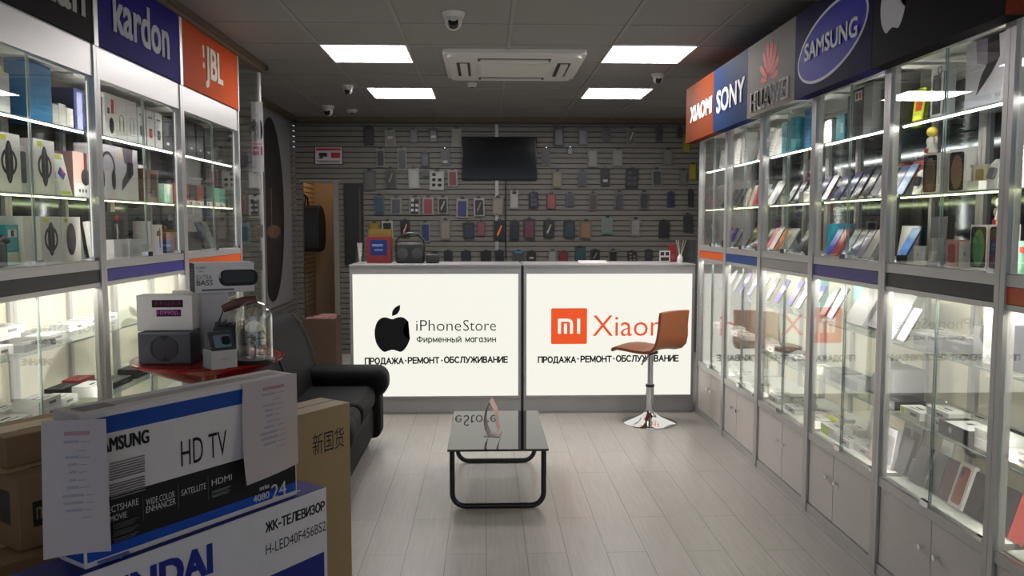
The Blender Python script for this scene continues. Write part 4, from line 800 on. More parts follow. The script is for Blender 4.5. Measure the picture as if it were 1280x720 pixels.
left = [  # rows seen in the crop of the doorway half, then of the stool half
 [(114, 108, 45, 90, 'dark red tinted case', BK, (70, 50, 54)), (213, 118, 50, 85, 'beige case', LG, (130, 122, 110), blk((180, 176, 170), .5)), (321, 107, 38, 72, 'dark grey case', GRY, (50, 54, 58)), (412, 107, 40, 70, 'black case with white dots', BK, (24, 24, 26), blk((190, 190, 190), .4)), (518, 115, 46, 92, 'olive grey case', LG, (120, 120, 100))],
 [(168, 208, 38, 90, 'black case on white foot', (150, 148, 144), (46, 44, 46)), (267, 213, 42, 112, 'long dark cable pack', LG, (50, 52, 54)), (374, 217, 38, 70, 'small black case', BK, (30, 32, 34)), (466, 205, 42, 80, 'half black half grey pack', (120, 120, 120), BK, blk((170, 170, 170), .2))],
 [(118, 312, 56, 100, 'rounded grey pouch', (90, 90, 88), (104, 104, 100)), (215, 302, 52, 95, 'scuffed dark case', GRY, (52, 52, 52), sq((130, 126, 120))), (322, 303, 50, 100, 'white clear case', (170, 170, 166), (190, 190, 184)), (376, 282, 36, 34, 'short dark tag', (90, 90, 90), (60, 60, 60)), (428, 313, 66, 95, 'white card of black adapters', (190, 188, 182), (200, 198, 192), dots((30, 30, 34))), (501, 302, 44, 82, 'red case in white frame', (176, 172, 168), (130, 36, 44))],
 [(162, 425, 46, 95, 'blue topped pouch', (90, 104, 116), (54, 84, 110)), (240, 430, 50, 85, 'grey case in pale frame', (150, 148, 142), (84, 86, 90)), (326, 430, 50, 90, 'black and white lens case', (150, 148, 142), BK, dots((180, 180, 178))), (388, 430, 50, 88, 'rose red case', (170, 160, 154), (150, 60, 66)), (456, 428, 48, 85, 'black zigzag case', (160, 158, 152), (26, 26, 28), sq((150, 150, 150))), (545, 440, 54, 95, 'blue case in white frame', (170, 168, 164), (48, 66, 120)), (623, 435, 50, 92, 'black case in cream frame', (180, 176, 164), (40, 40, 42), sq((120, 116, 108))), (709, 432, 50, 90, 'beige clear case', (140, 132, 122), (160, 150, 138))],
 [(140, 540, 44, 70, 'yellow charger pack', (150, 126, 50), (170, 140, 40)), (200, 540, 50, 90, 'white edged black case', (190, 188, 184), (30, 32, 36)), (282, 535, 44, 85, 'black case with pink squiggle', BK, (24, 24, 26), sq((200, 140, 130))), (375, 550, 44, 100, 'navy case on white foot', (130, 136, 146), NV), (467, 540, 46, 100, 'beige cable pack', (130, 124, 114), (150, 142, 128)), (575, 545, 50, 80, 'black and blue case', BK, (44, 54, 76)), (632, 535, 36, 75, 'pink case', (110, 90, 94), (150, 76, 90)), (717, 545, 52, 100, 'black case with orange squiggle', BK, (26, 24, 24), sq((230, 120, 70)))],
 [(420, 672, 36, 60, 'short black car holder', BK, (30, 30, 34)), (481, 667, 40, 62, 'dark car holder', BK, (38, 38, 44)), (563, 667, 44, 62, 'black holder with blue tip', BK, (40, 44, 60)), (655, 667, 48, 62, 'wide black holder', BK, (34, 34, 36)), (717, 665, 40, 62, 'narrow black holder', BK, (30, 32, 36))]]
right = [
 [(216, 110, 46, 95, 'tall black case', BK, (34, 34, 42)), (328, 110, 46, 85, 'blue black case', GRY, (44, 46, 60)), (435, 103, 42, 75, 'black case in grey frame', (110, 108, 102), BK), (551, 110, 42, 80, 'pale case with white rim', (140, 138, 130), (104, 102, 96), sq((170, 166, 160))), (681, 100, 36, 75, 'speckled dark case', GRY, (60, 60, 70)), (775, 92, 30, 60, 'dim grey case', GRY, (60, 62, 60))],
 [(157, 205, 40, 85, 'black case in clear pack', (120, 118, 112), BK), (268, 178, 22, 34, 'tiny shiny ring', (110, 108, 104), (150, 148, 144)), (372, 210, 46, 90, 'broad pale grey case', (130, 130, 124), (142, 142, 136)), (487, 208, 48, 85, 'tilted pale grey case', (140, 140, 134), (150, 150, 146)), (720, 205, 44, 80, 'faint grey case', (116, 116, 110), (124, 124, 118))],
 [(208, 308, 44, 85, 'yellowish clear case', (130, 122, 100), (140, 130, 104)), (325, 305, 40, 78, 'smoke grey case', GRY, (60, 58, 64)), (430, 300, 42, 85, 'black case with white label', BK, (36, 34, 38), blk((160, 158, 154))), (554, 305, 60, 95, 'wide black rugged case', BK, (54, 50, 56), dots((80, 80, 84))), (669, 300, 48, 85, 'silver sided case', (130, 132, 134), (70, 72, 78)), (790, 300, 36, 80, 'dull grey case', (100, 100, 94), (112, 112, 106))],
 [(10, 400, 38, 90, 'plain white pack', (176, 174, 168), (190, 188, 182), blk((60, 60, 60), .8)), (100, 405, 40, 80, 'black case with grey bars', BK, (32, 32, 36), dots((90, 90, 94))), (182, 408, 42, 78, 'coral red case', (120, 80, 76), (170, 84, 84)), (267, 403, 36, 68, 'charcoal case', GRY, (72, 70, 74)), (374, 410, 38, 90, 'taupe case', (116, 110, 100), (84, 78, 70)), (494, 402, 42, 80, 'grey blue case', (110, 110, 112), (76, 80, 90)), (609, 405, 44, 90, 'blackened clear case', (110, 108, 106), (58, 58, 64)), (733, 402, 34, 75, 'dark navy case', (40, 42, 60), (34, 36, 62)), (826, 395, 24, 85, 'slim dark cable pack', BK, (36, 36, 40))],
 [(12, 545, 44, 95, 'black case with clipped top', BK, (32, 34, 40)), (80, 537, 54, 100, 'maroon case', (60, 50, 54), (110, 50, 72)), (171, 537, 50, 90, 'shiny black case', BK, (34, 34, 40), sq((150, 150, 150))), (265, 540, 52, 85, 'dark teal case', BK, (40, 62, 72)), (340, 540, 54, 90, 'tan case', (120, 104, 84), (150, 116, 80)), (439, 522, 50, 85, 'teal topped clear case', (110, 150, 146), (130, 134, 128)), (571, 530, 44, 88, 'light grey case', (130, 130, 128), (152, 150, 148)), (702, 540, 50, 85, 'folded black case', BK, (26, 26, 30)), (813, 510, 44, 90, 'dark slate case', (60, 62, 66), (44, 48, 54))],
 [(30, 668, 60, 62, 'grey pack with teal strip', (84, 88, 88), (70, 74, 76), blk((40, 120, 140), .85)), (90, 667, 40, 58, 'black holder with white tag', BK, (30, 30, 34), blk((150, 150, 150), .4)), (186, 665, 40, 62, 'clear white holder', (120, 124, 122), (150, 154, 150)), (238, 668, 40, 58, 'dark red pouch', (90, 40, 46), (130, 40, 50)), (315, 655, 50, 75, 'dark teal pouch', (40, 66, 70), (44, 82, 88)), (383, 662, 44, 62, 'black holder with grey arm', BK, (40, 40, 42), sq((120, 120, 120))), (466, 665, 44, 66, 'grey framed black holder', (110, 108, 104), BK), (555, 667, 46, 58, 'black clip holder', BK, (38, 36, 36), dots((110, 104, 100))), (630, 662, 36, 62, 'small charcoal case', BK, (50, 48, 54))]]
RW = ['top', 'second', 'third', 'fourth', 'fifth', 'lowest']
seen = {}
for half, ox, where in ((left, 430, 'doorway half'), (right, 640, 'stool half')):
    for ri, rws in enumerate(half):
        for px, py, w_, h_, d, fc, ic, *ex in PX(rws, ox):
            wall_pack(f'{d} hung in {RW[ri]} row of slatted wall, {where}', 'phone case' if ri < 5 else 'phone accessory', px, py, w_, h_, fc, ic, ex[0] if ex else None, 'packs hung on the slatted back wall', random.uniform(-.04, .04))
for px, py, h_, d in ((858, 178, 90, 'yellow gloves pack near the orange sign'), (866, 214, 80, 'yellow green pack below the other yellow pack')):
    wall_pack(d + ' on the back wall', 'accessory pack', px, py, 34, h_, (150, 140, 30), (170, 160, 40), None, None)

# ------------------------------------------------------------------ wall television and notice
a, b_ = atY(577, 171, YB - .05), atY(671, 225, YB - .05)
t = thing('television', 'black flat television mounted high on the slatted back wall', 'television', ((a.x + b_.x) / 2, YB - .05, (a.z + b_.z) / 2))
w_, h_ = (b_.x - a.x) / 2, (a.z - b_.z) / 2
MB().rbox(-w_, w_, 0, .035, -h_, h_, .006, mat((14, 15, 17), .35), 2).build('housing', t)
MB().box(-w_ + .012, w_ - .012, -.001, .001, -h_ + .02, h_ - .012, mat((8, 10, 13), .12)).build('screen', t)
MB().box(-.1, .1, .035, .049, -.1, .1, BLACK).build('wall_bracket', t)
b = MB(); q = atY(632, 227, YB - .02); b.tube([(q.x - (a.x + b_.x) / 2, .03, -h_), (q.x - (a.x + b_.x) / 2, .035, -h_ - .8), (q.x - (a.x + b_.x) / 2 + .01, .035, -h_ - .95)], .006, BLACK, 6); b.build('cable', t)
a, b_ = atY(392.5, 183, YB - .01), atY(429, 206, YB - .01); w_, h_ = b_.x - a.x, a.z - b_.z
o = MB().box(-w_ / 2, w_ / 2, 0, .01, 0, h_, mat((60, 40, 44), .5)).build('camera_notice', None, ((a.x + b_.x) / 2, YB - .01, b_.z)); tag(o, 'framed red and white camera notice above the doorway', 'notice')
q = MB(); draw(q, 'front', [('rect', (176, 166, 170), 0, h_ / 2, w_ * .93, h_ * .9), ('rect', (150, 50, 58), 0, h_ * .84, w_ * .86, h_ * .13), ('rect', (150, 40, 50), w_ * .24, h_ * .52, w_ * .32, h_ * .3), ('rect', (90, 90, 96), 0, h_ * .2, w_ * .8, h_ * .06), ('rect', (120, 120, 124), 0, h_ * .1, w_ * .7, h_ * .04), ('rr', (40, 42, 48), -w_ * .2, h_ * .56, w_ * .28, h_ * .2, .01), ('poly', (40, 42, 48), [(-w_ * .38, h_ * .34), (-w_ * .2, h_ * .34), (-w_ * .18, h_ * .5), (-w_ * .3, h_ * .44)]), ('ell', (40, 42, 48), -w_ * .1, h_ * .52, w_ * .06, h_ * .1)], (w_, .01, h_)); q.build('printed_front', o)

# ------------------------------------------------------------------ doorway side: poster, dark panel, bag, bin
t = thing('wall_poster', 'tall white poster with one huge dark oval shape on the slatted side wall', 'poster', (XL + .02, 8.95, .68), R(90))
MB().box(-.55, .55, 0, .018, 0, 2.04, mat((112, 110, 112), .5)).build('board', t)
clip = lambda p: [(max(x, -.55), z) for x, z in p]
q = MB(); draw(q, 'front', [('poly', (30, 27, 28), clip(ell(-.32, 1.02, .52, .96, 0, 48))), ('poly', (40, 34, 33), clip(ell(-.34, .75, .40, .5, 0, 36))), ('poly', (84, 64, 52), clip(ell(-.25, .80, .28, .07, 0, 36))), ('rect', (110, 104, 96), -.33, 1.0, .012, .5)], (1.1, .018, 2.04)); q.build('printed_front', t)
a, b_ = atY(430, 229, YB - .03), atY(455, 331, YB - .03)
t = thing('wall_panel', 'narrow near black tall panel on the slatted wall beside the doorway', 'panel', ((a.x + b_.x) / 2, YB - .03, b_.z))
w_, h_ = (b_.x - a.x) / 2, a.z - b_.z
MB().box(-w_, w_, 0, .03, 0, h_, mat((20, 21, 23), .5)).build('board', t)
MB().box(w_ - .05, w_ - .03, -.006, 0, 0, h_ * .95, mat((66, 52, 42), .5)).build('edge_strip', t)
t = thing('hanging_bag', 'black bag hung on the warm slatted wall inside the doorway', 'bag', (-2.29, 10.35, 1.62))
b = MB(); b.prism(catmull([(-.22, 0), (-.14, .16), (.1, .14), (.24, -.05), (.2, -.34), (.02, -.40), (-.2, -.36)], 4), -.03, .24, mat((30, 30, 34), .7), 'x'); b.build('body', t, bevel=.02)
MB().tube([(.05, -.16, .05), (.05, -.05, .27), (.0, 0.0, .33), (.05, .05, .27), (.05, .14, .05)], .012, mat((40, 38, 38), .7), 8).build('strap', t)
t = thing('yellow_cloth', 'yellow cloth hanging below the black bag inside the doorway', 'cloth', (-2.29, 10.08, 1.2))
MB().prism(catmull([(-.08, .0), (.08, .02), (.1, -.2), (.06, -.36), (-.06, -.38), (-.1, -.18)], 4), -.025, .02, mat((150, 120, 30), .8), 'x').build('fabric', t)
t = thing('carton_bin', 'brown open carton of paper standing on the floor before the doorway', 'carton', (-1.72, 8.6, 0))
b = MB(); c_ = mat((82, 62, 50), .8)
b.box(-.17, .17, -.17, -.16, 0, .58, c_).box(-.17, .17, .16, .17, 0, .58, c_).box(-.17, -.16, -.16, .16, 0, .58, c_).box(.16, .17, -.16, .16, 0, .58, c_).box(-.16, .16, -.16, .16, 0, .02, c_); b.build('body', t)
b = MB()
for i, (x, y, zz) in enumerate(((-.08, 0, .55), (.05, .03, .58), (.0, -.08, .57))): b.rbox(x - .09, x + .09, y - .07, y + .07, zz - .06, zz + .03, .02, mat((150, 110, 104), .8), 2)
b.build('crumpled_paper', t)

# ------------------------------------------------------------------ things on the counter tops
def ontop(px, dy=.3): return atY(px, 330, YC + dy).x
ZC = 1.2285
goods = [('red_folder_box', 'red box with a blue front on the counter end near the doorway', 'box', 474, .20, .09, .225, (112, 26, 30), [('rect', (30, 46, 96), .0, .13, .14, .13), ('rect', (110, 124, 170), -.01, .15, .09, .02), ('rect', (110, 124, 170), .0, .11, .07, .012)])]
for nm, lb, ct, px, w_, d_, h_, c_, pr in goods:
    o = MB().box(-w_ / 2, w_ / 2, 0, d_, 0, h_, mat(c_, .5)).build(nm, None, (ontop(px), YC + .28, ZC)); tag(o, lb, ct)
    q = MB(); draw(q, 'front', pr, (w_, d_, h_)); q.build('printed_front', o)
o = MB().box(-.1, .1, 0, .02, 0, .285, mat((112, 90, 24), .6)).build('yellow_folder', None, (ontop(476, .4), YC + .40, ZC)); tag(o, 'yellow folder standing behind the red box on the counter', 'folder')
t = thing('glass_jar', 'small glass jar with white sticks at the doorway end of counter', 'jar', (ontop(450, .25), YC + .25, ZC))
MB().lathe([(.035, 0), (.036, .02), (.034, .1), (.03, .12)], GLASS, 18).build('jar', t)
b = MB()
for k in range(4): b.tube([(0, 0, .01), (.012 * (k - 1.5), .006 * (k % 2), .17)], .004, mat((190, 186, 176), .5), 6)
b.build('sticks', t)
t = thing('boom_box', 'black carry radio with a hooped handle on the counter', 'radio', (ontop(513, .3), YC + .3, ZC))
MB().rbox(-.12, .12, -.05, .06, 0, .17, .02, mat((30, 30, 32), .5)).build('body', t)
b = MB(); b.tube([(-.12, 0, .1)] + [(.12 * math.cos(R(180 - 18 * i)), 0, .16 + .09 * math.sin(R(18 * i))) for i in range(11)] + [(.12, 0, .1)], .009, BLACK, 8); b.build('handle', t)
b = MB()
for s in (-1, 1): b.M = Matrix.Translation((s * .06, -.05, .08)) @ Matrix.Rotation(R(90), 4, 'X'); b.lathe([(.045, 0), (.045, .004), (.03, .008)], mat((54, 54, 56), .5), 20)
b.build('speaker_grille', t)
t = thing('card_terminal', 'low black card terminal beside the carry radio on the counter', 'terminal', (ontop(541, .28), YC + .28, ZC))
MB().rbox(-.055, .055, -.06, .08, 0, .075, .012, mat((36, 36, 38), .5)).build('body', t); MB().box(-.04, .04, .0, .05, .0752, .078, mat((60, 66, 66), .2)).build('screen', t)
t = thing('paper_tray', 'flat white paper tray lying on the counter with orange emblem', 'tray', (ontop(742, .2), YC + .2, ZC))
MB().box(-.12, .12, -.08, .1, 0, .008, WHITE).build('sheet', t); MB().box(-.12, .12, .09, .1, .008, .02, WHITE).build('rim', t)
t = thing('sticker_stand', 'small white framed stand beside the reed diffuser on the counter', 'stand', (ontop(831, .3), YC + .3, ZC))
b = MB().box(-.045, .045, 0, .012, 0, .10, mat((190, 188, 184), .5)); b.build('frame', t)
q = MB(); draw(q, 'front', [('rect', (40, 40, 42), -.022, .075, .03, .03), ('rect', (40, 40, 42), .02, .075, .03, .03), ('rect', (60, 50, 46), 0, .03, .07, .03)], (.09, .012, .1)); q.build('printed_front', t)
t = thing('reed_diffuser', 'white reed diffuser with splayed sticks on the counter behind the stool', 'diffuser', (ontop(850, .3), YC + .3, ZC))
MB().lathe([(.022, 0), (.024, .01), (.024, .045), (.012, .06), (.012, .07)], WHITE, 16).build('bottle', t)
b = MB()
for x, y in ((-.035, 0), (-.012, .02), (.03, .01), (.045, -.01)): b.tube([(0, 0, .03), (x, y, .19)], .0022, mat((200, 190, 170), .6), 6)
b.build('reeds', t)
o = MB().box(-.03, .03, 0, .05, 0, .15, mat((130, 34, 40), .5)).build('red_carton', None, (ontop(841, .42), YC + .42, ZC)); tag(o, 'slim dark red carton behind the framed stand on the counter', 'box')
q = MB(); draw(q, 'front', lines(.06, .15, (190, 120, 120)), (.06, .05, .15)); q.build('printed_front', o)
o = MB().box(-.05, .05, 0, .06, 0, .19, mat((34, 36, 38), .5)).build('dark_carton', None, (ontop(862, .42), YC + .42, ZC)); tag(o, 'dark upright carton on the counter corner near orange sign cabinet', 'box')
q = MB(); draw(q, 'front', lines(.1, .19, (70, 90, 96)), (.1, .06, .19)); q.build('printed_front', o)

# ------------------------------------------------------------------ bar stool
t = thing('bar_stool', 'brown bucket bar stool on a chrome pole and round foot', 'bar stool', (1.285, 6.28, 0))
b = MB().lathe([(.215, 0), (.214, .006), (.19, .016), (.13, .035), (.07, .06), (.036, .085), (.033, .1)], CHROME, 48); b.build('foot', t)
b = MB().lathe([(.032, .1), (.032, .30)], CHROME, 24).lathe([(.024, .30), (.024, .56)], CHROME, 24).lathe([(.034, .285), (.034, .305)], mat((60, 60, 62), .3, .6, 0), 24); b.build('pole', t)
ang = math.atan2(.76, -.65)
LEA = mat((130, 66, 29), .45, 0, .05, 25)
prof = catmull([(.25, .0), (.2, .022)], 1)
prof = [(.245, .565), (.235, .58), (.2, .592), (.1, .590), (0, .585), (-.09, .588), (-.15, .605), (-.185, .64), (-.20, .70), (-.205, .78), (-.212, .86), (-.218, .895)]
b = MB(); b.M = Matrix.Rotation(ang, 4, 'Z'); n = 14; th = .022; vs = []; fs = []
def offs(p, i):
    a, c = p[max(0, i - 1)], p[min(len(p) - 1, i + 1)]; L = math.hypot(c[0] - a[0], c[1] - a[1]); return (c[1] - a[1]) / L, -(c[0] - a[0]) / L
for layer in (0, 1):
    for i, (x, z) in enumerate(prof):
        nx, nz = offs(prof, i)
        for k in range(n + 1):
            u = k / n * 2 - 1; hw = .185 - .01 * (i > 8) + (0.004 if 4 < i < 8 else 0); bow = .018 * u * u
            ox, oz = (-nx, -nz) if True else (nx, nz)
            vs.append((x + ox * bow + nx * th * layer, u * hw, z + oz * bow + nz * th * layer))
m_ = len(prof); W_ = n + 1
for i in range(m_ - 1):
    for k in range(n):
        a = i * W_ + k; fs.append((a, a + 1, a + W_ + 1, a + W_)); o_ = m_ * W_; fs.append((o_ + a, o_ + a + W_, o_ + a + W_ + 1, o_ + a + 1))
for k in range(n): fs.append((k, m_ * W_ + k, m_ * W_ + k + 1, k + 1)); a = (m_ - 1) * W_ + k; fs.append((a, a + 1, m_ * W_ + a + 1, m_ * W_ + a))
for i in range(m_ - 1): a = i * W_; c_ = m_ * W_; fs.append((a, a + W_, c_ + a + W_, c_ + a)); a += n; fs.append((a, c_ + a, c_ + a + W_, a + W_))
b.add(vs, fs, LEA, True); so = b.build('bucket_seat', t); 
bm = bmesh.new(); bm.from_mesh(so.data); bmesh.ops.recalc_face_normals(bm, faces=bm.faces); bm.to_mesh(so.data); bm.free()
MB().lathe([(.05, .545), (.06, .553), (.06, .563)], BLACK, 20).build('seat_plate', t)
b = MB().tube([(0, -.02, .545), (-.04, -.05, .52), (-.085, -.09, .475)], .006, mat((120, 120, 124), .3, .7, 0), 8); b.build('lift_lever', t)

# ------------------------------------------------------------------ coffee table and the flyer ring on it
t = thing('coffee_table', 'low black glass coffee table on two bent tube legs', 'coffee table', (.065, 4.8, 0))
BG = mat((9, 9, 10), .03, 0, 0, 40, 0, .85)
MB().box(-.275, .275, -.46, .46, .325, .337, BG).build('glass_top', t, bevel=.0015)
for yy in (-.43, .43):
    r = .07; p = [(-.25, yy, .325), (-.25, yy, r + .015)] + [(-.25 + r - r * math.cos(R(a)), yy, .015 + r - r * math.sin(R(a))) for a in range(15, 91, 15)] + [(.25 - r + r * math.sin(R(a)), yy, .015 + r - r * math.cos(R(a))) for a in range(0, 76, 15)] + [(.25, yy, r + .015), (.25, yy, .325)]
    MB().tube(p, .0145, mat((18, 18, 19), .35), 12).build('leg', t)
MB().box(-.262, -.238, -.43, .43, .308, .325, BLACK).box(.238, .262, -.43, .43, .308, .325, BLACK).build('side_rail', t)
t = thing('flyer_ring', 'folded pink and grey flyer standing as a loop on the coffee table', 'flyer', (.035, 4.66, .3375), R(-8))
def sheet(pts, y0, y1, m, th=.0012):
    b = MB(); n = len(pts); vs = []
    for k in (0, 1):
        for i, (x, z) in enumerate(pts):
            a, c = pts[max(0, i - 1)], pts[min(n - 1, i + 1)]; L = math.hypot(c[0] - a[0], c[1] - a[1]) or 1
            nx, nz = (c[1] - a[1]) / L * th * k, -(c[0] - a[0]) / L * th * k
            vs += [(x + nx, y0, z + nz), (x + nx, y1, z + nz)]
    fs = []
    for i in range(n - 1):
        a = 2 * i; fs += [(a, a + 1, a + 3, a + 2), (2 * n + a, 2 * n + a + 2, 2 * n + a + 3, 2 * n + a + 1), (a, a + 2, 2 * n + a + 2, 2 * n + a), (a + 1, 2 * n + a + 1, 2 * n + a + 3, a + 3)]
    fs += [(0, 2 * n, 2 * n + 1, 1), (2 * n - 2, 2 * n - 1, 4 * n - 1, 4 * n - 2)]
    return b.add(vs, fs, m, True)
sheet([(-.012, .0), (-.034, .04), (-.042, .09), (-.034, .14), (-.008, .205)], -.06, .06, mat((120, 118, 112), .4)).build('grey_face', t)
sheet([(-.006, .205), (.022, .15), (.030, .10), (.034, .06), (.045, .03)], -.06, .06, mat((206, 160, 152), .4)).build('pink_face', t)
sheet([(-.04, .0012), (.0, .0012), (.05, .0025)], -.06, .06, mat((150, 130, 124), .4)).build('base_flap', t)

# ------------------------------------------------------------------ black leather sofa
t = thing('sofa', 'black leather sofa with a rolled arm between red table and counter', 'sofa', (0, 0, 0))
LTH = mat((8, 8, 9), .6, 0, .1, 60, 0, .1, .25)
sx0, sx1, sy0, sy1 = -1.46, -.80, 4.08, 5.86
MB().rbox(sx0, sx1 + .02, sy0 + .05, sy1 - .06, .07, .30, .04, LTH, 4).build('base', t)
b = MB(); b.rbox(sx0 + .2, sx1 + .04, sy0 + .24, (sy0 + sy1) / 2 - .005, .29, .45, .06, LTH, 5); b.build('seat_cushion', t)
b = MB(); b.rbox(sx0 + .2, sx1 + .04, (sy0 + sy1) / 2 + .005, sy1 - .26, .29, .45, .06, LTH, 5); b.build('seat_cushion', t)
for ya, yb in ((sy0 + .2, (sy0 + sy1) / 2 - .004), ((sy0 + sy1) / 2 + .004, sy1 - .06)):
    b = MB(); p = [(-1.50, .28), (-1.18, .28), (-1.19, .45), (-1.235, .65), (-1.30, .82), (-1.37, .915), (-1.44, .94), (-1.50, .90), (-1.53, .80), (-1.54, .5)]
    b.prism(catmull(p, 3), ya, yb, LTH, 'y', True); o = b.build('back_cushion', t, bevel=.035)
    o.modifiers[0].segments = 4
    MB().tube([(x, yb - .02, z) for x, z in ((-1.175, .45), (-1.22, .65), (-1.285, .825), (-1.355, .925))], .005, mat((70, 70, 72), .4), 6).build('seam_highlight', o)  # pale tube along the back seam, its grey stands in for a highlight
for ya, s in ((sy1 - .14, 1), (sy0 + .13, -1)):
    b = MB(); b.M = Matrix.Translation((0, ya, 0))
    b.rbox(sx0 + .06, -.685, -.14, .14, .35, .56, .09, LTH, 6); o = b.build('arm_roll', t)
    b = MB(); b.M = Matrix.Translation((0, ya, 0)); b.rbox(sx0 + .04, -.735, -.115, .115, .06, .40, .05, LTH, 4); b.build('arm_panel', t)
for x in (sx0 + .08, sx1 - .06):
    for y in (sy0 + .1, sy1 - .12): b = MB(); b.lathe([(.02, 0), (.03, .08)], BLACK, 12, (x, y)); b.build('foot', t)

# ------------------------------------------------------------------ television cartons in front
def frame_at(p, deg): return Matrix.Translation(p) @ Matrix.Rotation(R(deg), 4, 'Z')
ANG = 54.7
def big_box(name, label, cat, loc, deg, dims, col, faces, bev=.003):
    w, d, h = dims
    o = MB(); o.M = Matrix.Translation((w / 2, 0, 0)); o.box(-w / 2, w / 2, 0, d, 0, h, mat(col, .6, 0, .03, 20)); o = o.build(name, None, loc, (0, 0, R(deg)), bevel=bev); tag(o, label, cat)
    for nm, face, items in faces:
        q = MB(); q.M = Matrix.Translation((w / 2, 0, 0)); draw(q, face, items, dims); q.build(nm, o)
    return o
W1, D1, H1 = .71, .13, .405
BLU, KB, OFW = (26, 66, 140), (30, 30, 30), (206, 196, 194)
def fx(px): # along the front of the upper carton from its near edge, at mid height
    dx = Vector((math.cos(R(ANG)), math.sin(R(ANG)), 0)); n = Vector((math.sin(R(ANG)), -math.cos(R(ANG)), 0)); A = Vector((-1.035, 2.079, .66)); return dx, n, A
dxv, nv, A0 = fx(0)
def onface(px, py, A=A0):
    d = ray(px, py); o = Vector((0, 0, CAM_H)); t_ = (A - o).dot(nv) / d.dot(nv); p = o + d * t_; return (p - A).dot(dxv), p.z - A.z
def T(s, px0, py0, px1, py1, hgt, col, bold=0, cen=W1 / 2):
    (x0, z0), (x1, z1) = onface(px0, py0), onface(px1, py1); return ('text', col, s, (x0 + x1) / 2 - cen, (z0 + z1) / 2, x1 - x0, hgt, bold)
def bar(px0, py0, px1, py1, th, col, cen=W1 / 2):
    (x0, z0), (x1, z1) = onface(px0, py0), onface(px1, py1); return ('rect', col, (x0 + x1) / 2 - cen, (z0 + z1) / 2, x1 - x0, th)
zb = .155
LT = (190, 188, 186)
items = [('rect', BLU, 0, .366, W1, .045), ('rect', KB, 0, .098, W1 - .012, .15), ('rect', (24, 70, 160), 0, .03, W1 - .012, .028),
         T('SAMSUNG', 119, 559, 185.5, 547, .036, (34, 32, 34), .07), T('HD TV', 226, 568, 283, 553, .075, (34, 32, 34), -.004),
         T('CONNECTSHARE', 108, 641, 173, 632, .018, LT), T('MOVIE', 137, 647.5, 158, 645, .016, LT), T('WIDE COLOR', 182, 627, 218, 619, .018, LT), T('ENHANCER', 182, 636, 219, 628, .018, LT), T('SATELLITE', 226, 616, 257, 608, .018, LT), T('HDMI', 264, 603, 289, 597, .018, LT, .02),
         T('4080', 316, 624, 336, 619, .022, LT), T('24', 339, 616, 357, 609, .046, LT, -.004), T('series', 324, 611, 336, 607, .014, LT)]
items += [bar(178, 628, 178.6, 640, .075, (100, 100, 100)), bar(222, 615, 222.6, 626, .075, (100, 100, 100)), bar(259.5, 604, 260, 616, .075, (100, 100, 100))]
items += [bar(137, 579 + 3.3 * i - .0, 180, 571 + 3.3 * i, .0028, (130, 124, 122)) for i in range(14) if i != 7]
items += [bar(264, 613 + 2.4 * i, 287 - 3 * (i % 2), 609 + 2.4 * i, .0024, (110, 110, 110)) for i in range(4)]
items += [bar(140, 655 + 3 * i, 172 - 4 * (i % 3), 648 + 3 * i, .0024, (84, 84, 84)) for i in range(8)]
items += [T('www.samsung.com', 121, 704, 160, 692.5, .012, (110, 130, 180))]
side = [('rect', KB, .065, .155 * .62, D1 - .012, .16), ('rect', (24, 70, 160), .065, .03, D1 - .012, .03), ('text', LT, '24', .055, .13, .055, .05, -.004), ('rect', (130, 130, 130), .075, .09, .05, .003), ('rect', (206, 200, 198), .065, .30, D1 - .02, .18)]
big_box('television_carton', 'white flat screen carton with blue stripe, black band and taped price sheets', 'carton', tuple(A0 + Vector((0, 0, .001))), ANG, (W1, D1, H1), OFW,
        [('printed_front', 'front', items), ('printed_side', 'left', side), ('top_tape', 'top', [('rect', (170, 164, 160), 0, D1 / 2, W1 * .94, .045), ('rect', (120, 114, 110), -.28, D1 * .5, .09, .06), ('rect', (150, 144, 140), .1, D1 * .6, .2, .008)])])
# lower carton, standing on the floor
A1 = A0 - nv * -.024 - dxv * .42; A1.z = 0
W2, D2, H2 = (Vector((-.509, 2.708, 0)) - Vector((A1.x, A1.y, 0))).dot(dxv), .16, .66
A2 = Vector((A1.x, A1.y, 0))
def on2(px, py):
    d = ray(px, py); o = Vector((0, 0, CAM_H)); t_ = (A2 - o).dot(nv) / d.dot(nv); p = o + d * t_; return (p - A2).dot(dxv) - W2 / 2, p.z
def T2(s, px0, py0, px1, py1, hgt, col, bold=0):
    (x0, z0), (x1, z1) = on2(px0, py0), on2(px1, py1); return ('text', col, s, (x0 + x1) / 2, (z0 + z1) / 2, x1 - x0, hgt, bold)
(xa, za), (xb_, zb_) = on2(332, 659), on2(406, 635); (xc, zc), (xd, zd) = on2(300, 706), on2(405, 686)
I2 = [('strokes', (36, 34, 40), 'ЖК-ТЕЛЕВИЗОР', (xa + xb_) / 2, (za + zb_) / 2 + .004, xb_ - xa, .034, .0052), T2('H-LED40F456BS2', 332, 684, 407, 660, .034, (44, 42, 48)),
      ('rect', (30, 40, 110), (xd - W2 / 2 * 1.0 + (xd - .75)) / 2 * 0 + xd - .42, .12, .84, .68 - .25), ('rect', (206, 202, 204), xd - .42, .665 - .0, .01, .001)]
zt = on2(404, 690)[1]
I2[2] = ('rect', (34, 44, 116), on2(405, 700)[0] - .40, zt - .22, .80, .44)
I2[3] = T2('HYUNDAI', 60, 768, 264, 706, .085, (34, 44, 130), .10)
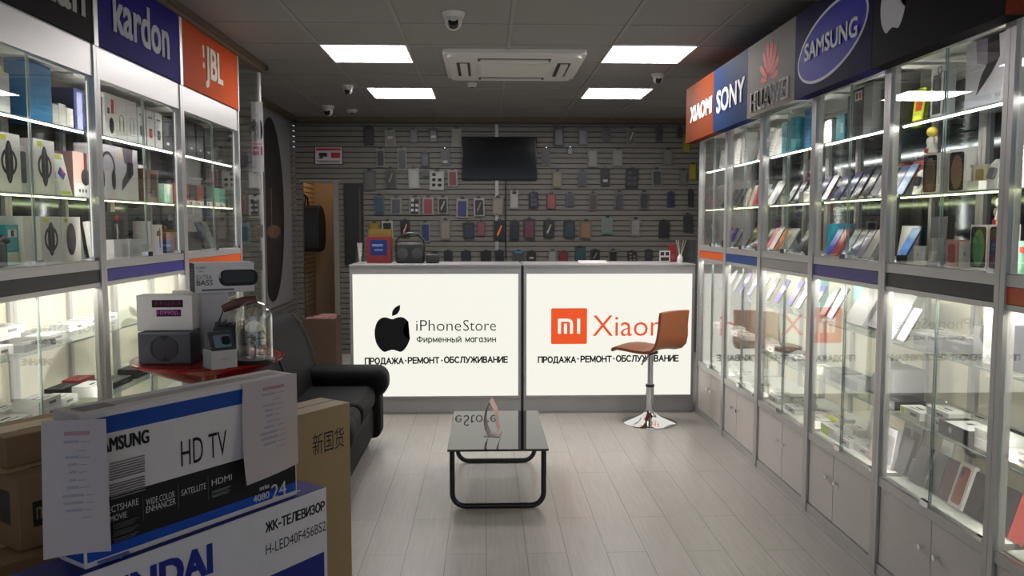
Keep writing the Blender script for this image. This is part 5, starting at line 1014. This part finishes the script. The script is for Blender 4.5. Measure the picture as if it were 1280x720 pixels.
big_box('television_carton', 'white and blue flat screen carton standing on the floor under the other', 'carton', tuple(A2), ANG, (W2, D2, H2), (204, 198, 200),
        [('printed_front', 'front', I2), ('blue_top', 'top', [('rect', (34, 40, 116), 0, D2 / 2, W2 - .004, D2 - .006), ('rect', (80, 86, 150), .3, D2 * .5, .12, .02), ('rect', (150, 150, 180), W2 * .4, D2 * .3, .1, .01)])])
# tall brown carton behind
A3 = Vector((-.559, 3.32, 0)) - dxv * .62
big_box('tall_carton', 'tall brown carton with black brush characters behind the screen cartons', 'carton', tuple(A3), ANG, (.62, .17, .825), (150, 126, 92),
        [('characters', 'front', [('text', (36, 32, 30), '新国货', .19, .69, .17, .085, .02)]), ('flap_tape', 'top', [('rect', (120, 100, 76), 0, .085, .60, .012), ('rect', (168, 146, 112), -.1, .12, .3, .03)])])
# price sheets taped to the upper carton
def price_sheet(label, w, h, wav, loc, deg, header):
    t = thing('price_sheet', label, 'price list', loc, R(deg))
    b = MB(); n = 10; m = 8; vs = []; fs = []
    for k in (0, 1):
        for i in range(n + 1):
            for j in range(m + 1):
                u, v = i / n, j / m; x, y = wav(u, v); vs.append((x, y + (-.0008 if k else 0), -v * h + (.03 * (1 - u) if False else 0)))
    W_ = m + 1
    for i in range(n):
        for j in range(m):
            a = i * W_ + j; o_ = (n + 1) * W_; fs += [(a, a + W_, a + W_ + 1, a + 1), (o_ + a, o_ + a + 1, o_ + a + W_ + 1, o_ + a + W_)]
    b.add(vs, fs, mat((182, 168, 168), .6, 0, .02), True); b.build('paper', t)
    q = MB()
    def ln(u0, u1, v, th, c):
        k = 5; p0 = []; p1 = []
        for i in range(k + 1):
            u = u0 + (u1 - u0) * i / k; x, y = wav(u, v); p0.append((x, y - .0016, -v * h - th / 2)); p1.append((x, y - .0016, -v * h + th / 2))
        q.add(p0 + p1, [(i, i + 1, k + 2 + i, k + 1 + i) for i in range(k)], mat(c, .6, 0, 0))
    ln(.34, .74, .10, .010, (170, 122, 126))
    for i, (v, a, c_) in enumerate(((.16, .22, 0), (.225, .1, 1), (.275, .2, 0), (.33, .12, 0), (.385, .1, 0), (.445, .08, 0), (.50, .16, 0), (.56, .30, 0), (.615, .28, 0), (.67, .22, 0), (.725, .18, 1))):
        if c_ == 0: ln(.52 - a / 2 - .08, .52 + a / 2 - .06, v, .007, (150, 146, 158))
        ln(.52 + a / 2 - .04, .52 + a / 2 + .10, v + .004, .002, (140, 132, 136))
    q.build('printed_lines', t)
x0, z0 = onface(58, 522); 
# sheet wrapped round the near edge: its left part runs along the short side
def wav1(u, v):
    s = u * .23 - .145 - .0 * v
    if s < 0: return (.0 + s * .30 * 1.0 - .008, .010 + (-s) * .55)
    return (s - .008 + .004, -.006 - .012 * math.sin(u * 3) * v)
C_ = A0 + Vector((0, 0, .405))
price_sheet('white price list taped round the near edge of the upper screen carton', .23, .345, lambda u, v: (-.088 + u * .15, -.02 + .012 * math.sin(u * 2.6 + .4) * (.4 + v) - .03 * v * (1 - u)), tuple(C_ + nv * .012 + Vector((0, 0, -.004))), 10, 0)
x1, z1 = onface(310, 482)
p2 = A0 + dxv * .50 + nv * .003 + Vector((0, 0, .408))
price_sheet('white price list hanging from the far end of the upper screen carton', .19, .30, lambda u, v: (u * (.21 + .0 * v) - .035 * v * (1 - u), -.004 - .05 * v * v * (1 - u) - .006 * math.sin(u * 3)), tuple(p2), ANG, 1)

# ------------------------------------------------------------------ brown cartons by the black lettered cabinet
CB = (128, 100, 70)
def brown(label, loc, dims, deg, faces=()):
    w, d, h = dims
    o = MB().box(-w / 2, w / 2, 0, d, 0, h, mat(CB, .8, 0, .05, 15)).build('brown_carton', None, loc, (0, 0, R(deg)), bevel=.004); tag(o, label, 'carton', 'stacked brown cartons')
    for nm, face, items in faces:
        q = MB(); draw(q, face, items, dims); q.build(nm, o)
rag = lambda w, d: [('rect', (176, 156, 120), 0, d / 2, w * .98, d * .4), ('rect', (110, 84, 60), -w * .2, d * .3, w * .3, .008), ('rect', (96, 74, 54), w * .15, d * .62, w * .4, .006), ('rect', (96, 74, 54), w * .3, d * .2, w * .2, .01)]
brown('lowest brown carton of the stack by the sofa side cabinets', (-1.22, 2.44, 0), (.66, .44, .60), 54.7, [('tape', 'top', rag(.66, .44))])
brown('middle brown carton with a dark square emblem in its stack', (-1.20, 2.557, .6025), (.52, .30, .215), 54.7, [('tape', 'top', rag(.52, .3) + [('rect', (170, 66, 56), -.06, .18, .14, .05)]), ('emblem', 'front', [('rr', (38, 36, 36), -.196, .10, .05, .075, .004), ('rect', (130, 110, 90), -.209, .10, .005, .034), ('rect', (130, 110, 90), -.203, .1155, .016, .006), ('rect', (130, 110, 90), -.197, .10, .005, .034), ('rect', (130, 110, 90), -.184, .10, .005, .034)]), ('shipping_label', 'left', [('rect', (166, 158, 150), .12, .05, .1, .05), ('rect', (60, 56, 54), .22, .12, .06, .1)])])
brown('upper brown carton at the back of its stack, against the glass', (-1.306, 2.632, .819), (.46, .22, .095), 54.7, [('tape', 'top', rag(.46, .22))])

# ------------------------------------------------------------------ red table and what stands on it
TX, TY, TZ = -1.15, 3.4, .998
t = thing('bar_table', 'round glossy red bar table on a chrome pole behind the screen cartons', 'bar table', (TX, TY, 0))
RED = mat((150, 24, 20), .15, 0, .03, 10)
MB().lathe([(.03, TZ - .10), (.12, TZ - .085), (.22, TZ - .045), (.285, TZ - .014), (.30, TZ - .006), (.303, TZ + .002), (.296, TZ + .004), (.28, TZ - .001), (.02, TZ - .0005)], RED, 64).build('dished_top', t)
MB().lathe([(.035, .03), (.035, TZ - .095)], CHROME, 24).build('pole', t)
MB().lathe([(.20, 0), (.2, .008), (.15, .02), (.06, .03), (.036, .045)], CHROME, 40).build('foot', t)
Z_ = TZ + .0005
def tbox(name, label, cat, x, y, z, dims, deg, col, faces, bev=.0015, r=.5):
    w, d, h = dims
    o = MB().box(-w / 2, w / 2, 0, d, 0, h, mat(col, r, 0, .03)).build(name, None, (x, y, z), (0, 0, R(deg)), bevel=bev); tag(o, label, cat)
    for nm, face, items in faces:
        q = MB(); draw(q, face, items, dims); q.build(nm, o)
    return o
def at_t(px, Y): return atY(px, 440, Y).x
hb = .285
tbox('white_carton', 'white open top carton with a purple price tag on the red table', 'carton', at_t(250, 3.42), 3.445, Z_, (.22, .17, .268), 20, (206, 200, 200), [('fold_line', 'front', [('rect', (180, 176, 176), 0, .13, .002, .25)])])
hd = tbox('white_carton_box', 'white price tagged carton standing on the dark speaker carton', 'carton', at_t(211, 3.33), 3.30, Z_ + .128, (.215, .09, .142), 4, (212, 206, 206), [('price_tag', 'front', [('rect', (52, 14, 40), .012, .108, .12, .03), ('rect', (74, 12, 66), .016, .07, .095, .027), ('text', (96, 50, 86), 'А К Ц И Я', .012, .108, .1, .018), ('text', (190, 110, 180), '10990р.', .016, .07, .086, .019)])])
tbox('dark_speaker_carton', 'dark grey carton with two round drivers below the price tagged carton', 'carton', at_t(207, 3.26), 3.25, Z_, (.20, .14, .126), 4, (66, 66, 72), [('printed_front', 'front', [('rect', (84, 84, 92), 0, .063, .19, .115), ('ell', (46, 44, 50), .0, .062, .055, .052), ('ell', (66, 64, 70), -.018, .062, .026, .046), ('ell', (66, 64, 70), .022, .062, .026, .046), ('rect', (120, 130, 136), 0, .123, .19, .004)])])
tbox('portable_speaker_carton', 'white and black portable speaker carton with bold lettering, topmost on the table', 'carton', at_t(281, 3.42), 3.45, Z_ + .269, (.24, .12, .125), 29, (206, 202, 204),
     [('printed_front', 'front', [('rr', (36, 36, 40), .055, .06, .16, .068, .03), ('rr', (60, 60, 66), .055, .064, .13, .05, .02), ('rect', (190, 190, 194), -.02, .07, .004, .02), ('text', (40, 38, 40), 'SONY', -.095, .105, .04, .010, .02), ('text', (90, 88, 90), 'SRS', -.095, .09, .022, .007), ('text', (110, 106, 108), 'EXTRA', -.083, .066, .062, .018), ('text', (24, 22, 24), 'BASS', -.082, .043, .064, .022, .03), ('rect', (110, 108, 110), -.03, .012, .13, .008)]),
      ('printed_side', 'left', [('rect', (38, 38, 42), .06, .0625, .116, .12)] + [('rect', (100, 100, 104), .06, .095 - .012 * i, .08 - .01 * (i % 3), .003) for i in range(6)])])
wb_ = tbox('smart_watch_box', 'small grey and white watch box with a slanted top on the red table', 'box', at_t(282, 3.15), 3.135, Z_ , (.10, .09, .072), 38, (198, 196, 196), [('printed_front', 'front', [('text', (170, 130, 50), 'mi band', .0, .04, .032, .010)]), ('printed_side', 'left', [('rect', (120, 128, 134), .045, .036, .088, .07)])])
b = MB().prism([(0, .0722), (.089, .0722), (.075, .13), (.06, .14), (.045, .14)], -.048, .045, mat((70, 74, 80), .4), 'x'); b.build('slanted_top', wb_)
b = MB(); b.M = Matrix.Translation((.0, .018, .105)) @ Matrix.Rotation(R(-33.5), 4, 'X'); b.prism(rrect(0, 0, .062, .052, .004), -.002, .004, mat((120, 140, 150), .4)); b.prism(rrect(.012, 0, .03, .034, .008), -.008, -.002, mat((26, 28, 32), .3)); b.build('watch_picture', wb_)
# leather handled speaker
t = thing('handle_speaker', 'black speaker with a brown leather carry handle beside the glass dome', 'speaker', (at_t(298, 3.42), 3.40, Z_), R(8))
MB().rbox(-.085, .05, -.055, .05, 0, .14, .015, mat((34, 34, 36), .6)).build('body', t)
b = MB()
for i in range(5): b.box(-.075 + i * .025, -.06 + i * .025, -.05, .04, .14, .155, BLACK)
b.build('control_knobs', t)
b = MB().tube([(-.08, 0, .12), (-.05, 0, .2)], .003, mat((90, 60, 46), .5), 6).tube([(-.05, 0, .205), (-.01, 0, .222), (.04, 0, .236), (.085, 0, .244)], [.016, .02, .02, .014], mat((84, 50, 36), .6), 10); b.tube([(.045, 0, .13), (.085, 0, .244)], .003, mat((90, 60, 46), .5), 6); b.build('leather_handle', t)
# rose under a dome
gx = at_t(320, 3.30)
t = thing('rose_dome', 'white rose under a glass dome on the red table', 'glass dome', (gx, 3.28, Z_))
MB().lathe([(.077, 0), (.079, .012), (.075, .018)], mat((30, 28, 28), .4), 32).build('base', t)
dome = [(.071, .018), (.071, .178)] + [(.071 * math.cos(R(a)), .178 + .071 * math.sin(R(a))) for a in range(12, 85, 12)] + [(.003, .249)]
inn = [(r_ - .002 if r_ > .004 else .002, z_ - .0015) for r_, z_ in dome][::-1]
b = MB(); pr = dome + inn; n = 40; vs = []; fs = []
for r_, z_ in pr:
    for i in range(n): vs.append((r_ * math.cos(2 * math.pi * i / n), r_ * math.sin(2 * math.pi * i / n), z_ if z_ > .018 else .0185))
for j in range(len(pr)):
    j2 = (j + 1) % len(pr)
    for i in range(n): fs.append((j * n + i, j * n + (i + 1) % n, j2 * n + (i + 1) % n, j2 * n + i))
b.add(vs, fs, GLASS, True); b.build('glass', t)
st = MB().tube([(0, 0, .02), (.008, .004, .08), (.0, 0, .13)], .003, mat((40, 60, 36), .6), 6); st.build('stem', t)
fl = MB()
for k in range(5): a = 2 * math.pi * k / 5; fl.ball((.014 * math.cos(a), .014 * math.sin(a), .148), .015, .015, .018, mat((240, 230, 206), .7), 10)
for k in range(7): a = 2 * math.pi * k / 7 + .3; fl.ball((.025 * math.cos(a), .025 * math.sin(a), .139), .013, .013, .014, mat((240, 230, 206), .7), 10)
fl.ball((0, 0, .158), .012, .012, .014, mat((222, 212, 190), .7), 10); fl.build('rose', t)
lf = MB(); gm_ = mat((50, 70, 50), .6)
for k, (a, z_) in enumerate(((.3, .09), (2.2, .075), (4.2, .1), (5.3, .06), (1.2, .05))):
    c_, s_ = math.cos(a), math.sin(a); L = .035
    lf.M = Matrix.Translation((0, 0, z_)) @ Matrix.Rotation(a, 4, 'Z'); lf.ball((.024, 0, .006), .022, .013, .004, gm_, 10)
lf.M = Matrix.Identity(4); lf.build('leaves', t)
pt = MB()
for k in range(5): pt.ball((.03 * math.cos(k * 1.4), .03 * math.sin(k * 1.4), .021), .010, .008, .003, mat((214, 204, 184), .7), 8)
pt.build('fallen_petals', t)

# ------------------------------------------------------------------ end bay: poster and packs
YE = 6.31 + .27
p0, p1 = atY(313.5, 127, YE - .003), atY(330, 215, YE - .003); w_, h_ = p1.x - p0.x, p0.z - p1.z
t = thing('slat_poster', 'white poster with round pictures and a magenta label in the end bay', 'poster', ((p0.x + p1.x) / 2, YE - .003, p1.z))
MB().box(-w_ / 2, w_ / 2, 0, .003, 0, h_, mat((186, 182, 184), .5)).build('paper', t)
q = MB(); draw(q, 'front', [('ell', (60, 56, 60), -.022, h_ * .66, .02, .05), ('ell', (50, 46, 52), .022, h_ * .6, .02, .08), ('ell', (90, 84, 88), -.015, h_ * .5, .014, .04), ('ell', (50, 46, 50), .01, h_ * .8, .014, .03), ('rect', (140, 40, 96), 0, h_ * .3, w_ * .8, .07), ('rect', (214, 200, 208), 0, h_ * .31, w_ * .55, .015), ('rect', (190, 60, 60), 0, h_ * .4, w_ * .7, .012)], (w_, .003, h_)); q.build('printed_front', t)
for px, py, wp, hp, d, fc, ic in ((307, 199, 12, 16, 'grey hanging pack', (110, 110, 108), (70, 70, 72)), (319, 226, 15, 20, 'pale hanging pack', (170, 168, 164), (190, 188, 186)), (304.5, 254, 9, 26, 'brown framed hanging pack', (120, 90, 70), (60, 56, 54)), (319, 258, 15, 28, 'white framed hanging pack with a black insert', (190, 188, 184), (40, 40, 44)),
                                  (306.5, 292, 13, 26, 'teal grey hanging pack', (110, 130, 128), (70, 80, 80)), (324, 289, 9, 16, 'beige hanging pack', (140, 126, 110), (96, 90, 84)), (320, 326, 14, 24, 'dark hanging pack', (60, 60, 62), (40, 40, 44)), (319, 366, 14, 24, 'black hanging pack', (50, 50, 52), (30, 30, 32))):
    p = atY(px, py, YE - .03); k = YE / F; w_, h_ = wp * k, hp * k
    t = thing('accessory_pack', d + ' on the slats inside the end bay', 'accessory pack', tuple(p), 0, 'packs in the end bay')
    MB().box(-w_ / 2, w_ / 2, .004, .010, -h_ / 2, h_ / 2, mat(fc, .5)).build('card', t); MB().prism(rrect(0, -h_ * .05, w_ * .66, h_ * .7, .008), -.006, .004, mat(ic, .4)).build('insert', t)
    MB().tube([(0, -.01, h_ * .5), (0, .03, h_ * .5)], .003, CHROME, 6).box(-.01, .01, .002, .010, h_ * .45, h_ * .54, BLACK).build('hang_hook', t)
